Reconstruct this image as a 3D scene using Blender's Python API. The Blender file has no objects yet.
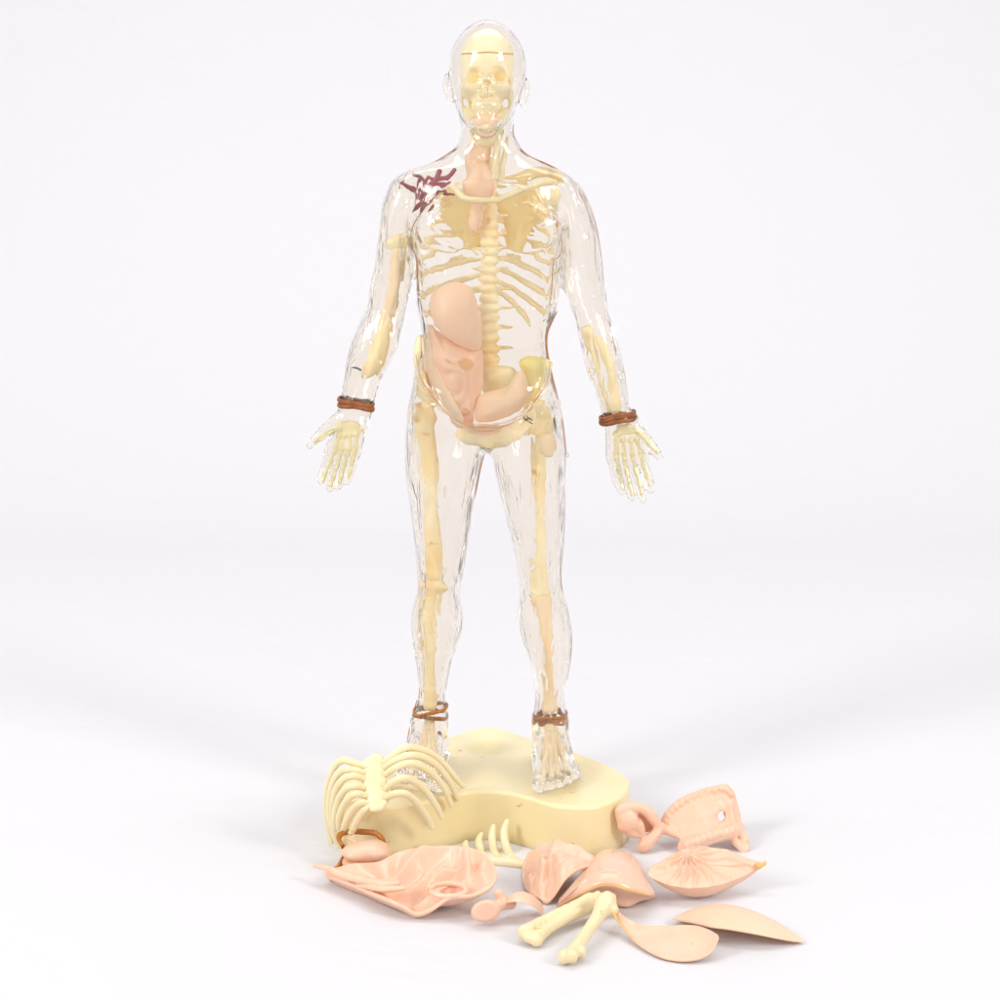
import bpy, math, random
import numpy as np
from mathutils import Vector
random.seed(7); RNG = np.random.default_rng(7)
S = 0.01                      # everything below is authored in centimetres
scene = bpy.context.scene
COL = scene.collection

# ------------------------------------------------------------------ camera
CAMP = np.array([0.0, -90.0, 32.1]); PITCH = math.radians(9.5); FPX = 1726.0
CP, SP = math.cos(PITCH), math.sin(PITCH)
def ray(px, py):
    u, v = (px-500)/FPX, -(py-500)/FPX
    return np.array([u, CP + v*SP, -SP + v*CP])
def P(px, py, Y=0.0):
    d = ray(px, py); return CAMP + d*((Y-CAMP[1])/d[1])
def G(px, py, z=0.0):
    d = ray(px, py); return CAMP + d*((z-CAMP[2])/d[2])
cam = bpy.data.cameras.new('camera'); co = bpy.data.objects.new('camera', cam); COL.objects.link(co)
co.location = CAMP*S; co.rotation_euler = (math.radians(90)-PITCH, 0, 0)
cam.sensor_width = 36; cam.lens = 36*FPX/1000; cam.clip_start = 0.01; cam.clip_end = 100
scene.camera = co

# ------------------------------------------------------------------ object helpers
def tag(o, label=None, cat=None, group=None, kind=None):
    if label: o['label'] = label
    if cat: o['category'] = cat
    if group: o['group'] = group
    if kind: o['kind'] = kind
    return o
def empty(name, loc, label, cat, group=None):
    o = bpy.data.objects.new(name, None); COL.objects.link(o)
    o.empty_display_size = 0.01; o.location = np.array(loc)*S
    return tag(o, label, cat, group)
def mesh_obj(name, V, F, mat, parent=None, origin=None):
    """V (n,3) cm world coords; F list/array of faces"""
    V = np.asarray(V, dtype=np.float64)
    if origin is None: origin = np.zeros(3) if parent is not None else np.array([V[:,0].mean(), V[:,1].mean(), V[:,2].min()])
    if parent is not None: origin = np.array(parent.location)/S
    me = bpy.data.meshes.new(name)
    Vl = ((V-origin)*S).astype(np.float32)
    if name != 'backdrop':                       # closed skins face outwards
        Fa = F[:, :3] if isinstance(F, np.ndarray) else np.array([f[:3] for f in F]); Fb = F[:, [0, 2, 3]] if isinstance(F, np.ndarray) else np.array([(f[0], f[2], f[3]) for f in F if len(f) == 4]).reshape(-1, 3)
        W = V-V.mean(0); vol = sum(np.einsum('ij,ij->', W[A[:, 0]], np.cross(W[A[:, 1]], W[A[:, 2]])) for A in (Fa, Fb))
        if vol < 0: F = F[:, ::-1].copy() if isinstance(F, np.ndarray) else [tuple(f)[::-1] for f in F]
    if isinstance(F, np.ndarray):
        n = len(F); k = F.shape[1]
        me.vertices.add(len(Vl)); me.vertices.foreach_set('co', Vl.ravel())
        me.loops.add(n*k); me.loops.foreach_set('vertex_index', F.astype(np.int32).ravel())
        me.polygons.add(n); me.polygons.foreach_set('loop_start', np.arange(0, n*k, k, dtype=np.int32))
        me.update(calc_edges=True)
    else:
        me.from_pydata([tuple(v) for v in Vl], [], F)
        me.update()
    me.polygons.foreach_set('use_smooth', np.ones(len(me.polygons), dtype=bool))
    me.materials.append(mat)
    o = bpy.data.objects.new(name, me); COL.objects.link(o)
    if parent is not None: o.parent = parent
    else: o.location = origin*S
    return o
class MB:
    def __init__(s): s.V = []; s.F = []; s.n = 0
    def add(s, V, F):
        V = np.asarray(V); s.V.append(V); s.F += [tuple(int(i)+s.n for i in f) for f in F]; s.n += len(V); return s
    def build(s, name, mat, parent=None): return mesh_obj(name, np.concatenate(s.V), s.F, mat, parent)

def catmull(pts, n=8, closed=False):
    p = np.asarray(pts, dtype=float); m = len(p); out = []
    rng = range(m) if closed else range(m-1)
    for i in rng:
        if closed: a, b, c, d = p[(i-1) % m], p[i], p[(i+1) % m], p[(i+2) % m]
        else: a, b, c, d = p[max(i-1, 0)], p[i], p[i+1], p[min(i+2, m-1)]
        for t in np.linspace(0, 1, n, endpoint=False):
            out.append(0.5*((2*b)+(-a+c)*t+(2*a-5*b+4*c-d)*t*t+(-a+3*b-3*c+d)*t**3))
    if not closed: out.append(p[-1])
    return np.array(out)
def tube(mb, pts, rad, sub=6, seg=12, flat=1.0, up=(0, -1, 0), closed=False, wob=0.0):
    """swept tube; rad scalar or list; flat = ratio of the radius along 'up' side"""
    pts = np.asarray(pts, dtype=float)
    r = np.full(len(pts), rad) if np.isscalar(rad) else np.asarray(rad, dtype=float)
    q = catmull(np.column_stack([pts, r]), sub, closed); pts, r = q[:, :3], np.maximum(q[:, 3], 0.004)
    if wob: r = r*(1+wob*RNG.standard_normal(len(r)))
    n = len(pts)
    T = np.roll(pts, -1, 0)-np.roll(pts, 1, 0) if closed else np.gradient(pts, axis=0)
    T /= np.linalg.norm(T, axis=1)[:, None]+1e-9
    up = np.array(up, float); V = []
    if not closed:                      # rounded ends
        a0, a1 = pts[0]-T[0]*r[0]*0.6, pts[-1]+T[-1]*r[-1]*0.6
        pts = np.vstack([a0, a0+(pts[0]-a0)*0.3, pts, a1+(pts[-1]-a1)*0.3, a1])
        r = np.concatenate([[r[0]*0.3, r[0]*0.75], r, [r[-1]*0.75, r[-1]*0.3]])
        T = np.vstack([T[0], T[0], T, T[-1], T[-1]]); n += 4
    prev = None
    for i in range(n):
        t = T[i]; ref = up if prev is None else prev
        b = ref-t*np.dot(ref, t)
        if np.linalg.norm(b) < 1e-3: b = np.array([1., 0, 0])-t*t[0]
        b /= np.linalg.norm(b); prev = b; c = np.cross(t, b)
        for k in range(seg):
            a = 2*math.pi*k/seg; V.append(pts[i]+r[i]*(c*math.cos(a)+b*flat*math.sin(a)))
    F = []
    for i in range(n if closed else n-1):
        j = (i+1) % n
        for k in range(seg):
            k2 = (k+1) % seg; F.append((i*seg+k, j*seg+k, j*seg+k2, i*seg+k2))
    if not closed: F += [tuple(range(seg)), tuple(range((n-1)*seg, n*seg))[::-1]]
    return mb.add(V, [f[::-1] for f in F])
def resample(pts, N, closed=True):
    p = np.vstack([pts, pts[:1]]) if closed else pts
    d = np.concatenate([[0], np.cumsum(np.linalg.norm(np.diff(p, axis=0), axis=1))])
    t = np.linspace(0, d[-1], N, endpoint=not closed)
    return np.column_stack([np.interp(t, d, p[:, k]) for k in range(3)])
def vnoise(X, Y, Z, seed=0):
    """trilinear value noise, -1..1, arrays broadcast"""
    X, Y, Z = np.broadcast_arrays(X, Y, Z)
    def h(i, j, k):
        n = (i.astype(np.int64)*374761393+j.astype(np.int64)*668265263+k.astype(np.int64)*2147483647+seed*1013904223) & 0x7fffffff
        n = ((n ^ (n >> 13))*1274126177) & 0x7fffffff
        return ((n ^ (n >> 16)) & 0xffff)/32767.5-1
    i, j, k = np.floor(X), np.floor(Y), np.floor(Z); f = [X-i, Y-j, Z-k]; f = [a*a*(3-2*a) for a in f]; r = 0
    for a in (0, 1):
        for b in (0, 1):
            for c in (0, 1):
                w = (f[0] if a else 1-f[0])*(f[1] if b else 1-f[1])*(f[2] if c else 1-f[2])
                r = r+w*h(i+a, j+b, k+c)
    return r
def lens(outline, nrm, H1, H2, e=2.0, center=None, relief=None, relief2=None, N=160, M=40, smooth=6, jag=0.0):
    """closed solid between two surfaces that share the rim 'outline'; H1/H2 heights of the middle along nrm"""
    O = resample(catmull(outline, smooth, True), N); nrm = np.array(nrm, float); nrm /= np.linalg.norm(nrm)
    if jag: O = O+jag*np.column_stack([vnoise(O[:, 0]*1.7, O[:, 1]*1.7, O[:, 2], s) for s in (3, 4, 5)])
    C = O.mean(0) if center is None else np.array(center, float)
    def surf(H, rel, edge):
        rows = []
        for m in range(1, M+1):
            s = (m/M)**0.85; p = C+(O-C)*s+nrm*(H*(1-s**e))
            if rel is not None: p = p+nrm*(rel(p, s)*(1-s**10))[:, None]
            rows.append(p)
        c = C+nrm*H
        if rel is not None: c = c+nrm*rel(c[None], 0.0)[0]
        return c, rows
    ca, A = surf(H1, relief, 0); cb, B = surf(H2, relief2, 0)
    t = nrm*0.02
    V = [ca[None]]+A; nb = 1+N*M
    V += [cb[None]]+B[:-1]
    V = np.vstack(V); F = []
    ia = lambda m, k: 1+(m-1)*N+(k % N)
    ib = lambda m, k: ia(m, k) if m == M else nb+1+(m-1)*N+(k % N)
    for k in range(N):
        F.append((0, ia(1, k), ia(1, k+1))); F.append((nb, ib(1, k+1), ib(1, k)))
        for m in range(1, M):
            F.append((ia(m, k), ia(m+1, k), ia(m+1, k+1), ia(m, k+1)))
            F.append((ib(m, k+1), ib(m+1, k+1), ib(m+1, k), ib(m, k)))
    return V, F
def shell(outline, nrm, H, th, e=2.0, center=None, relief=None, relief2=None, N=160, M=40, smooth=6, jag=0.0):
    """curved sheet of thickness th with a rounded free rim"""
    O = resample(catmull(outline, smooth, True), N); nrm = np.array(nrm, float); nrm /= np.linalg.norm(nrm)
    if jag: O = O+jag*np.column_stack([vnoise(O[:, 0]*1.7, O[:, 1]*1.7, O[:, 2], s) for s in (3, 4, 5)])
    C = O.mean(0) if center is None else np.array(center, float)
    def surf(off, rel, smax=1.0):
        rows = []
        for m in range(1, M+1):
            s = smax*(m/M)**0.85; p = C+(O-C)*s+nrm*(H*(1-min(s, 1)**e)+off)
            if rel is not None: p = p+nrm*(rel(p, s)*(1-(m/M)**10))[:, None]
            rows.append(p)
        c = C+nrm*(H+off)
        if rel is not None: c = c+nrm*rel(c[None], 0.0)[0]
        return c, rows
    ca, A = surf(th/2, relief); cb, B = surf(-th/2, relief2)
    out = O-C; out = out/np.linalg.norm(out, axis=1)[:, None]
    rim = [O+out*th*0.3+nrm*th*0.36, O+out*th*0.45, O+out*th*0.3-nrm*th*0.36]
    rows = A+rim+B[::-1]; V = np.vstack([ca[None]]+rows+[cb[None]]); R = len(rows); F = []
    ii = lambda m, k: 1+m*N+(k % N)
    for k in range(N):
        F.append((0, ii(0, k), ii(0, k+1))); F.append((1+R*N, ii(R-1, k+1), ii(R-1, k)))
        for m in range(R-1): F.append((ii(m, k), ii(m+1, k), ii(m+1, k+1), ii(m, k+1)))
    return V, F
def loft(sections, sub=6, ksub=4):
    """closed skin through cross-sections (each a closed list of the same number of points), pinched ends"""
    A = np.array(sections, float)                          # (s,k,3)
    A = np.stack([catmull(a, ksub, True) for a in A]); s, k, _ = A.shape
    B = catmull(A.reshape(s, k*3), sub).reshape(-1, k, 3); n = len(B)
    V = np.vstack([B.reshape(-1, 3), B[0].mean(0)[None], B[-1].mean(0)[None]]); F = []
    for i in range(n-1):
        for j in range(k): F.append((i*k+j, i*k+(j+1) % k, (i+1)*k+(j+1) % k, (i+1)*k+j))
    for j in range(k): F.append((n*k, (j+1) % k, j)); F.append((n*k+1, (n-1)*k+j, (n-1)*k+(j+1) % k))
    return V, F

def archstrip(fr, bk, H, th, sub=6, n=15):
    """thin arched sheet between a front edge and a back edge"""
    m = max(len(fr), len(bk)); fr, bk = np.array(fr), np.array(bk); sec = []
    for f, b, h in zip(fr, bk, H):
        t = np.linspace(0, 1, n)[:, None]; up = np.array([0, 0, 1.0])
        o = f*(1-t)+b*t+up*(h*4*t*(1-t)); d = np.gradient(o, axis=0); nn = np.cross(d, np.array([1.0, 0, 0])); nn /= np.linalg.norm(nn, axis=1)[:, None]+1e-9; nn *= -np.sign(nn[:, 2:3]+1e-9)
        w = th*min(1, np.linalg.norm(f-b)/.6); i = o+nn*w
        sec.append(np.vstack([o, i[::-1]]))
    return loft(sec, sub, 2)

# ------------------------------------------------------------------ distance-field sculpting
class Vol:
    def __init__(s, lo, hi, h):
        s.lo = np.array(lo, float); s.h = h; s.n = np.ceil((np.array(hi)-s.lo)/h).astype(int)+1
        s.ax = [s.lo[i]+h*np.arange(s.n[i]) for i in range(3)]
        s.F = np.full(s.n, 3.0, np.float32)
    def region(s, lo, hi):
        a = np.clip(np.floor((np.array(lo)-s.lo)/s.h).astype(int), 0, s.n); b = np.clip(np.ceil((np.array(hi)-s.lo)/s.h).astype(int)+1, 0, s.n)
        sl = tuple(slice(a[i], b[i]) for i in range(3))
        return sl, s.ax[0][sl[0]][:, None, None], s.ax[1][sl[1]][None, :, None], s.ax[2][sl[2]][None, None, :]
    def put(s, sl, d, k, op):
        f = s.F[sl]; d = d.astype(np.float32)
        if op == 'sub': f = -f
        if k > 0:
            hh = np.maximum(k-np.abs(f-d), 0)/k; r = np.minimum(f, d)-hh*hh*k*0.25
        else: r = np.minimum(f, d)
        s.F[sl] = -r if op == 'sub' else r
    def seg(s, a, b, ra, rb, k=0.2, ky=1.0, op='add', pad=1.0):
        a, b = np.array(a, float), np.array(b, float); m = max(ra, rb)*max(1, ky)+pad
        sl, X, Y, Z = s.region(np.minimum(a, b)-m, np.maximum(a, b)+m)
        if min(s.F[sl].shape) == 0: return
        ab = b-a; sc = 1.0/ky
        yy = (Y-a[1])*sc; aby = ab[1]*sc; L = ab[0]**2+aby**2+ab[2]**2+1e-9
        t = np.clip(((X-a[0])*ab[0]+yy*aby+(Z-a[2])*ab[2])/L, 0, 1)
        d = np.sqrt((X-a[0]-t*ab[0])**2+(yy-t*aby)**2+(Z-a[2]-t*ab[2])**2)-(ra+(rb-ra)*t)
        s.put(sl, d, k, op)
    def chain(s, pts, rad, k=0.2, ky=1.0, op='add', sub=3):
        pts = np.asarray(pts, float); r = np.full(len(pts), rad) if np.isscalar(rad) else np.asarray(rad, float)
        q = catmull(np.column_stack([pts, r]), sub)
        for i in range(len(q)-1): s.seg(q[i, :3], q[i+1, :3], q[i, 3], q[i+1, 3], 0.02 if i and k < 0.02 else k if i == 0 else min(k, 0.06), ky, op)
    def ell(s, c, r, k=0.2, op='add', rot=0.0, rotx=0.0):
        c = np.array(c, float); r = np.array(r, float); m = r.max()+1.0
        sl, X, Y, Z = s.region(c-m, c+m)
        if min(s.F[sl].shape) == 0: return
        x, y, z = X-c[0], Y-c[1], Z-c[2]
        if rot: x, z = x*math.cos(rot)+z*math.sin(rot), -x*math.sin(rot)+z*math.cos(rot)
        if rotx: y, z = y*math.cos(rotx)+z*math.sin(rotx), -y*math.sin(rotx)+z*math.cos(rotx)
        k0 = np.sqrt((x/r[0])**2+(y/r[1])**2+(z/r[2])**2); k1 = np.sqrt((x/r[0]**2)**2+(y/r[1]**2)**2+(z/r[2]**2)**2)+1e-6
        s.put(sl, k0*(k0-1)/k1, k, op)
    def zloft(s, rows, k=0.3, n=2.0, cap=.7):
        """rows: z, cx, a, cy, front, back"""
        R = np.array(sorted(rows)); zt, zb = R[-1, 0], R[0, 0]; m = 1.0
        lo = [(R[:, 1]-R[:, 2]).min()-m, (R[:, 3]-R[:, 4]).min()-m, zb-m]; hi = [(R[:, 1]+R[:, 2]).max()+m, (R[:, 3]+R[:, 5]).max()+m, zt+m]
        sl, X, Y, Z = s.region(lo, hi); zz = Z.ravel()
        fine = catmull(R, 6); g = lambda c: np.interp(zz, fine[:, 0], fine[:, c])[None, None, :]
        cx, a, cy, bf, bb = g(1), g(2), g(3), g(4), g(5)
        x = np.abs(X-cx); y = Y-cy; b = np.where(y < 0, bf, bb)
        if n == 2.0:
            k0 = np.sqrt((x/a)**2+(y/b)**2); k1 = np.sqrt((x/a**2)**2+(y/b**2)**2)+1e-6; d = k0*(k0-1)/k1
        else:
            ay = np.abs(y); k0 = ((x/a)**n+(ay/b)**n)**(1/n)+1e-6
            gx = (x/a)**(n-1)/a; gy = (ay/b)**(n-1)/b; d = (k0-1)*k0**(n-1)/(np.sqrt(gx*gx+gy*gy)+1e-6); d = np.clip(d, -3, 3)
        over = np.maximum(zz-zt, zb-zz)[None, None, :]; kk = cap
        hh = np.maximum(kk-np.abs(d-over), 0)/kk; d = np.maximum(d, over)+hh*hh*kk*.25
        s.put(sl, d, k, 'add')
    def mesh(s, iso=0.0, F=None, smooth=2, flip=False):
        return nets(s.F if F is None else F, s.lo, s.h, iso, smooth, flip)
def nets(F, lo, h, iso=0.0, smooth=2, flip=False):
    F = F-np.float32(iso); s = F < 0
    F[0], F[-1], F[:, 0], F[:, -1], F[:, :, 0], F[:, :, -1] = 1, 1, 1, 1, 1, 1; s = F < 0
    c = s[:-1, :-1, :-1].astype(np.uint8)
    for a in (0, 1):
        for b in (0, 1):
            for d in (0, 1):
                if a or b or d: c = c+s[a:a+c.shape[0], b:b+c.shape[1], d:d+c.shape[2]]
    act = (c > 0) & (c < 8); I = np.argwhere(act); idx = np.full(act.shape, -1, np.int32); idx[act] = np.arange(len(I))
    acc = np.zeros((len(I), 3)); cnt = np.zeros(len(I))
    cor = {(a, b, d): F[I[:, 0]+a, I[:, 1]+b, I[:, 2]+d].astype(float) for a in (0, 1) for b in (0, 1) for d in (0, 1)}
    for p in cor:
        for ax in range(3):
            if p[ax]: continue
            q = tuple(1 if i == ax else p[i] for i in range(3)); f0, f1 = cor[p], cor[q]
            m = (f0 < 0) != (f1 < 0); t = np.where(m, f0/np.where(m, f0-f1, 1), 0)
            pos = np.tile(np.array(p, float), (len(I), 1)); pos[:, ax] = t
            acc[m] += pos[m]; cnt[m] += 1
    V = (I+acc/cnt[:, None])*h+lo
    Q = []
    for ax in range(3):
        sh = [slice(None)]*3; s0 = list(sh); s1 = list(sh); s0[ax] = slice(0, -1); s1[ax] = slice(1, None)
        a, b = s[tuple(s0)], s[tuple(s1)]; e = np.argwhere(a != b); pos = a[tuple(e.T)]
        u, v = [(1, 2), (2, 0), (0, 1)][ax]
        def cell(du, dv):
            g = e.copy(); g[:, u] -= du; g[:, v] -= dv; return idx[g[:, 0], g[:, 1], g[:, 2]]
        q = np.column_stack([cell(1, 1), cell(0, 1), cell(0, 0), cell(1, 0)])
        q[~pos] = q[~pos][:, ::-1]; Q.append(q)
    Q = np.vstack(Q)
    if flip: Q = Q[:, ::-1].copy()
    for _ in range(smooth):
        A = np.concatenate([Q[:, i] for i in range(4)]+[Q[:, (i+1) % 4] for i in range(4)])
        B = np.concatenate([Q[:, (i+1) % 4] for i in range(4)]+[Q[:, i] for i in range(4)])
        w = np.bincount(A, minlength=len(V)).clip(1)
        V = 0.4*V+0.6*np.column_stack([np.bincount(A, V[B, k], len(V))/w for k in range(3)])
    return V, Q

# ------------------------------------------------------------------ materials
def newmat(name):
    m = bpy.data.materials.new(name); m.use_nodes = True; nt = m.node_tree
    return m, nt, nt.nodes['Principled BSDF'], nt.nodes, nt.links
def plastic(name, c1, c2, scale=60, rough=0.38, sss=0.12, bump=0.15, bscale=400, spots=None, coat=0.0, lo=0.42, hi=0.68):
    m, nt, b, N, L = newmat(name)
    tc = N.new('ShaderNodeTexCoord'); nz = N.new('ShaderNodeTexNoise'); nz.inputs['Scale'].default_value = scale; nz.inputs['Detail'].default_value = 5
    L.new(tc.outputs['Object'], nz.inputs['Vector'])
    cr = N.new('ShaderNodeValToRGB'); cr.color_ramp.elements[0].position = lo; cr.color_ramp.elements[1].position = hi
    cr.color_ramp.elements[0].color = (*c1, 1); cr.color_ramp.elements[1].color = (*c2, 1)
    L.new(nz.outputs['Fac'], cr.inputs['Fac']); out = cr.outputs['Color']
    if spots:
        n2 = N.new('ShaderNodeTexNoise'); n2.inputs['Scale'].default_value = spots[1]; n2.inputs['Detail'].default_value = 3
        L.new(tc.outputs['Object'], n2.inputs['Vector'])
        r2 = N.new('ShaderNodeValToRGB'); r2.color_ramp.elements[0].position = spots[2]; r2.color_ramp.elements[1].position = spots[2]+0.06
        L.new(n2.outputs['Fac'], r2.inputs['Fac'])
        mx = N.new('ShaderNodeMix'); mx.data_type = 'RGBA'; L.new(r2.outputs['Color'], mx.inputs[0]); L.new(out, mx.inputs[6]); mx.inputs[7].default_value = (*spots[0], 1); out = mx.outputs[2]
    L.new(out, b.inputs['Base Color'])
    b.inputs['Roughness'].default_value = rough; b.inputs['IOR'].default_value = 1.5
    b.inputs['Subsurface Weight'].default_value = sss; b.inputs['Subsurface Radius'].default_value = (1, .5, .25); b.inputs['Subsurface Scale'].default_value = 0.004
    b.inputs['Coat Weight'].default_value = coat
    n3 = N.new('ShaderNodeTexNoise'); n3.inputs['Scale'].default_value = bscale; n3.inputs['Detail'].default_value = 4
    L.new(tc.outputs['Object'], n3.inputs['Vector'])
    bp = N.new('ShaderNodeBump'); bp.inputs['Strength'].default_value = bump; bp.inputs['Distance'].default_value = 0.0006
    L.new(n3.outputs['Fac'], bp.inputs['Height']); L.new(bp.outputs['Normal'], b.inputs['Normal'])
    return m
M = {}
M['base'] = plastic('base_cream_plastic', (0.821, 0.693, 0.39), (0.84, 0.731, 0.446), 25, .32, .1, .12, 300, ((.50, .38, .16), 170, .715), 0.15)
M['ribs'] = plastic('pale_cream_plastic', (0.816, 0.716, 0.446), (0.836, 0.745, 0.501), 60, .33, .15, .12)
M['bone'] = plastic('aged_cream_plastic', (0.758, 0.638, 0.387), (0.785, 0.682, 0.447), 90, .36, .15, .2, 500, ((.62, .38, .07), 140, .66))
M['inner'] = plastic('yellowed_bone_plastic', (.98, .91, .66), (.97, .86, .56), 45, .4, .1, .15, 400, ((.80, .52, .17), 70, .64))
M['gold'] = plastic('golden_bone_plastic', (.97, .82, .44), (.94, .72, .31), 60, .35, .1, .1)
M['yellow'] = plastic('bright_yellow_plastic', (.96, .85, .30), (.95, .86, .45), 60, .35, .1, .1)
M['pink'] = plastic('pale_pink_plastic', (0.802, 0.502, 0.363), (0.82, 0.553, 0.421), 50, .36, .2, .15, 300, ((.72, .42, .12), 110, .70))
M['pink2'] = plastic('smooth_pink_plastic', (0.784, 0.49, 0.363), (0.802, 0.525, 0.396), 50, .25, .2, .06, 200, None, .25)
M['liver'] = plastic('salmon_organ_plastic', (.97, .70, .52), (.90, .57, .43), 40, .42, .15, .1, 300, None, 0, .5, .75)
M['gut'] = plastic('dusty_rose_organ_plastic', (.95, .63, .48), (.97, .72, .55), 60, .42, .15, .15, 300, ((.80, .46, .22), 90, .62))
M['muscle'] = plastic('peach_organ_plastic', (.97, .72, .52), (.97, .76, .56), 60, .38, .15, .15)
M['vein'] = plastic('purple_vessel_plastic', (.26, .025, .05), (.42, .08, .13), 90, .35, .05, .2)
M['artery'] = plastic('dark_red_plastic', (.22, .01, .015), (.34, .02, .03), 90, .3, .05, .2)
M['metal'] = plastic('dark_metal', (.05, .05, .05), (.2, .2, .2), 400, .3, 0, .3)
M['dirt'] = plastic('brown_residue', (.28, .13, .03), (.45, .24, .07), 200, .5, .1, .3)
M['hair'] = plastic('dark_fibre', (.10, .07, .04), (.22, .17, .10), 400, .6, 0, .3)

def glass(name, tint, rough, b1, b2, ior=1.24):
    m, nt, b, N, L = newmat(name)
    b.inputs['Base Color'].default_value = (*[t*t for t in tint], 1); b.inputs['Transmission Weight'].default_value = 1
    b.inputs['Roughness'].default_value = rough; b.inputs['IOR'].default_value = ior; b.inputs['Specular IOR Level'].default_value = .9
    b.inputs['Coat Weight'].default_value = .8; b.inputs['Coat Roughness'].default_value = .02
    tc = N.new('ShaderNodeTexCoord'); mp = N.new('ShaderNodeMapping'); mp.inputs['Scale'].default_value = (1, 1, .16)
    L.new(tc.outputs['Object'], mp.inputs['Vector'])
    def math_(op, a, b_=None, c_=None):
        n = N.new('ShaderNodeMath'); n.operation = op
        for i, q in enumerate((a, b_, c_)):
            if q is None: continue
            if hasattr(q, 'links'): L.new(q, n.inputs[i])
            else: n.inputs[i].default_value = q
        return n.outputs[0]
    # moulded tendon lines: thin crests where a stretched noise crosses its middle value
    n1 = N.new('ShaderNodeTexNoise'); n1.inputs['Scale'].default_value = 150; n1.inputs['Detail'].default_value = 1.5; n1.inputs['Distortion'].default_value = .5
    L.new(mp.outputs['Vector'], n1.inputs['Vector'])
    crest = math_('SUBTRACT', 1.0, math_('SMOOTH_MIN', math_('MULTIPLY', math_('ABSOLUTE', math_('SUBTRACT', n1.outputs['Fac'], .5)), 16.0), 1.0, .3))
    sp = N.new('ShaderNodeSeparateXYZ'); L.new(tc.outputs['Object'], sp.inputs[0])
    mr = N.new('ShaderNodeMapRange'); mr.inputs['From Min'].default_value = .300; mr.inputs['From Max'].default_value = .325; mr.inputs['To Min'].default_value = 1; mr.inputs['To Max'].default_value = .12
    L.new(sp.outputs['Z'], mr.inputs['Value'])
    n3 = N.new('ShaderNodeTexNoise'); n3.inputs['Scale'].default_value = 38; n3.inputs['Detail'].default_value = 1; L.new(tc.outputs['Object'], n3.inputs['Vector'])
    gate = N.new('ShaderNodeMapRange'); gate.inputs['From Min'].default_value = .42; gate.inputs['From Max'].default_value = .56; L.new(n3.outputs['Fac'], gate.inputs['Value'])
    lo = N.new('ShaderNodeMapRange'); lo.inputs['From Min'].default_value = .012; lo.inputs['From Max'].default_value = .04; lo.inputs['To Min'].default_value = .15; L.new(sp.outputs['Z'], lo.inputs['Value'])
    ax = math_('ABSOLUTE', math_('ADD', sp.outputs['X'], .0065)); tx = N.new('ShaderNodeMapRange'); tx.inputs['From Min'].default_value = .028; tx.inputs['From Max'].default_value = .042; L.new(ax, tx.inputs['Value'])
    tz = N.new('ShaderNodeMapRange'); tz.inputs['From Min'].default_value = .155; tz.inputs['From Max'].default_value = .185; tz.inputs['To Min'].default_value = 1; tz.inputs['To Max'].default_value = .35; L.new(sp.outputs['Z'], tz.inputs['Value'])
    calm = math_('MAXIMUM', tx.outputs[0], tz.outputs[0])
    h1 = math_('MULTIPLY', math_('MULTIPLY', math_('MULTIPLY', crest, mr.outputs[0]), gate.outputs[0]), math_('MULTIPLY', lo.outputs[0], calm))
    n2 = N.new('ShaderNodeTexNoise'); n2.inputs['Scale'].default_value = 60; n2.inputs['Detail'].default_value = 2
    L.new(tc.outputs['Object'], n2.inputs['Vector'])
    B1 = N.new('ShaderNodeBump'); B1.inputs['Strength'].default_value = 1; B1.inputs['Distance'].default_value = b1
    B2 = N.new('ShaderNodeBump'); B2.inputs['Strength'].default_value = 1; B2.inputs['Distance'].default_value = b2
    L.new(h1, B1.inputs['Height']); L.new(n2.outputs['Fac'], B2.inputs['Height']); L.new(B1.outputs['Normal'], B2.inputs['Normal'])
    L.new(B2.outputs['Normal'], b.inputs['Normal'])
    return m
M['clear'] = glass('clear_styrene', (.988, .971, .944), .018, .00021, .0007)

M['pinkpeach'] = plastic('peach_pink_plastic', (0.828, 0.533, 0.37), (0.838, 0.559, 0.405), 50, .36, .15, .06, 200)
M['inner2'] = plastic('amber_aged_bone_plastic', (.97, .88, .60), (.93, .70, .32), 38, .4, .1, .15, 400, ((.80, .50, .16), 80, .66))
M['inner3'] = plastic('lemon_bone_plastic', (.98, .88, .60), (.97, .82, .48), 60, .4, .1, .15, 400)
M['handbone'] = plastic('lime_cream_bone_plastic', (.97, .90, .58), (.96, .86, .50), 60, .4, .1, .15, 400)
M['peachbone'] = plastic('peach_bone_plastic', (.97, .82, .58), (.96, .76, .50), 55, .4, .1, .15, 400)
M['dirtorange'] = plastic('orange_residue', (.72, .42, .14), (.80, .52, .20), 100, .4, .1, .15, 400)
M['amberrim'] = glass('amber_tinted_rim', (.93, .78, .62), .03, .0003, .0005)
m, nt, b, N, L = newmat('amber_glue_line'); M['seam'] = m
b.inputs['Base Color'].default_value = (.52, .25, .12, 1); b.inputs['Roughness'].default_value = .3
m, nt, b, N, L = newmat('faint_glue_line'); M['seam2'] = m
b.inputs['Base Color'].default_value = (.72, .55, .40, 1); b.inputs['Roughness'].default_value = .3; b.inputs['Transmission Weight'].default_value = .4
m = plastic('amber_rubber', (.36, .12, .012), (.55, .22, .025), 180, .42, .25, .6, 350); M['rubber'] = m
m = plastic('brown_rubber', (.20, .055, .010), (.36, .11, .02), 180, .42, .2, .6, 350); M['rubber2'] = m

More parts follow.
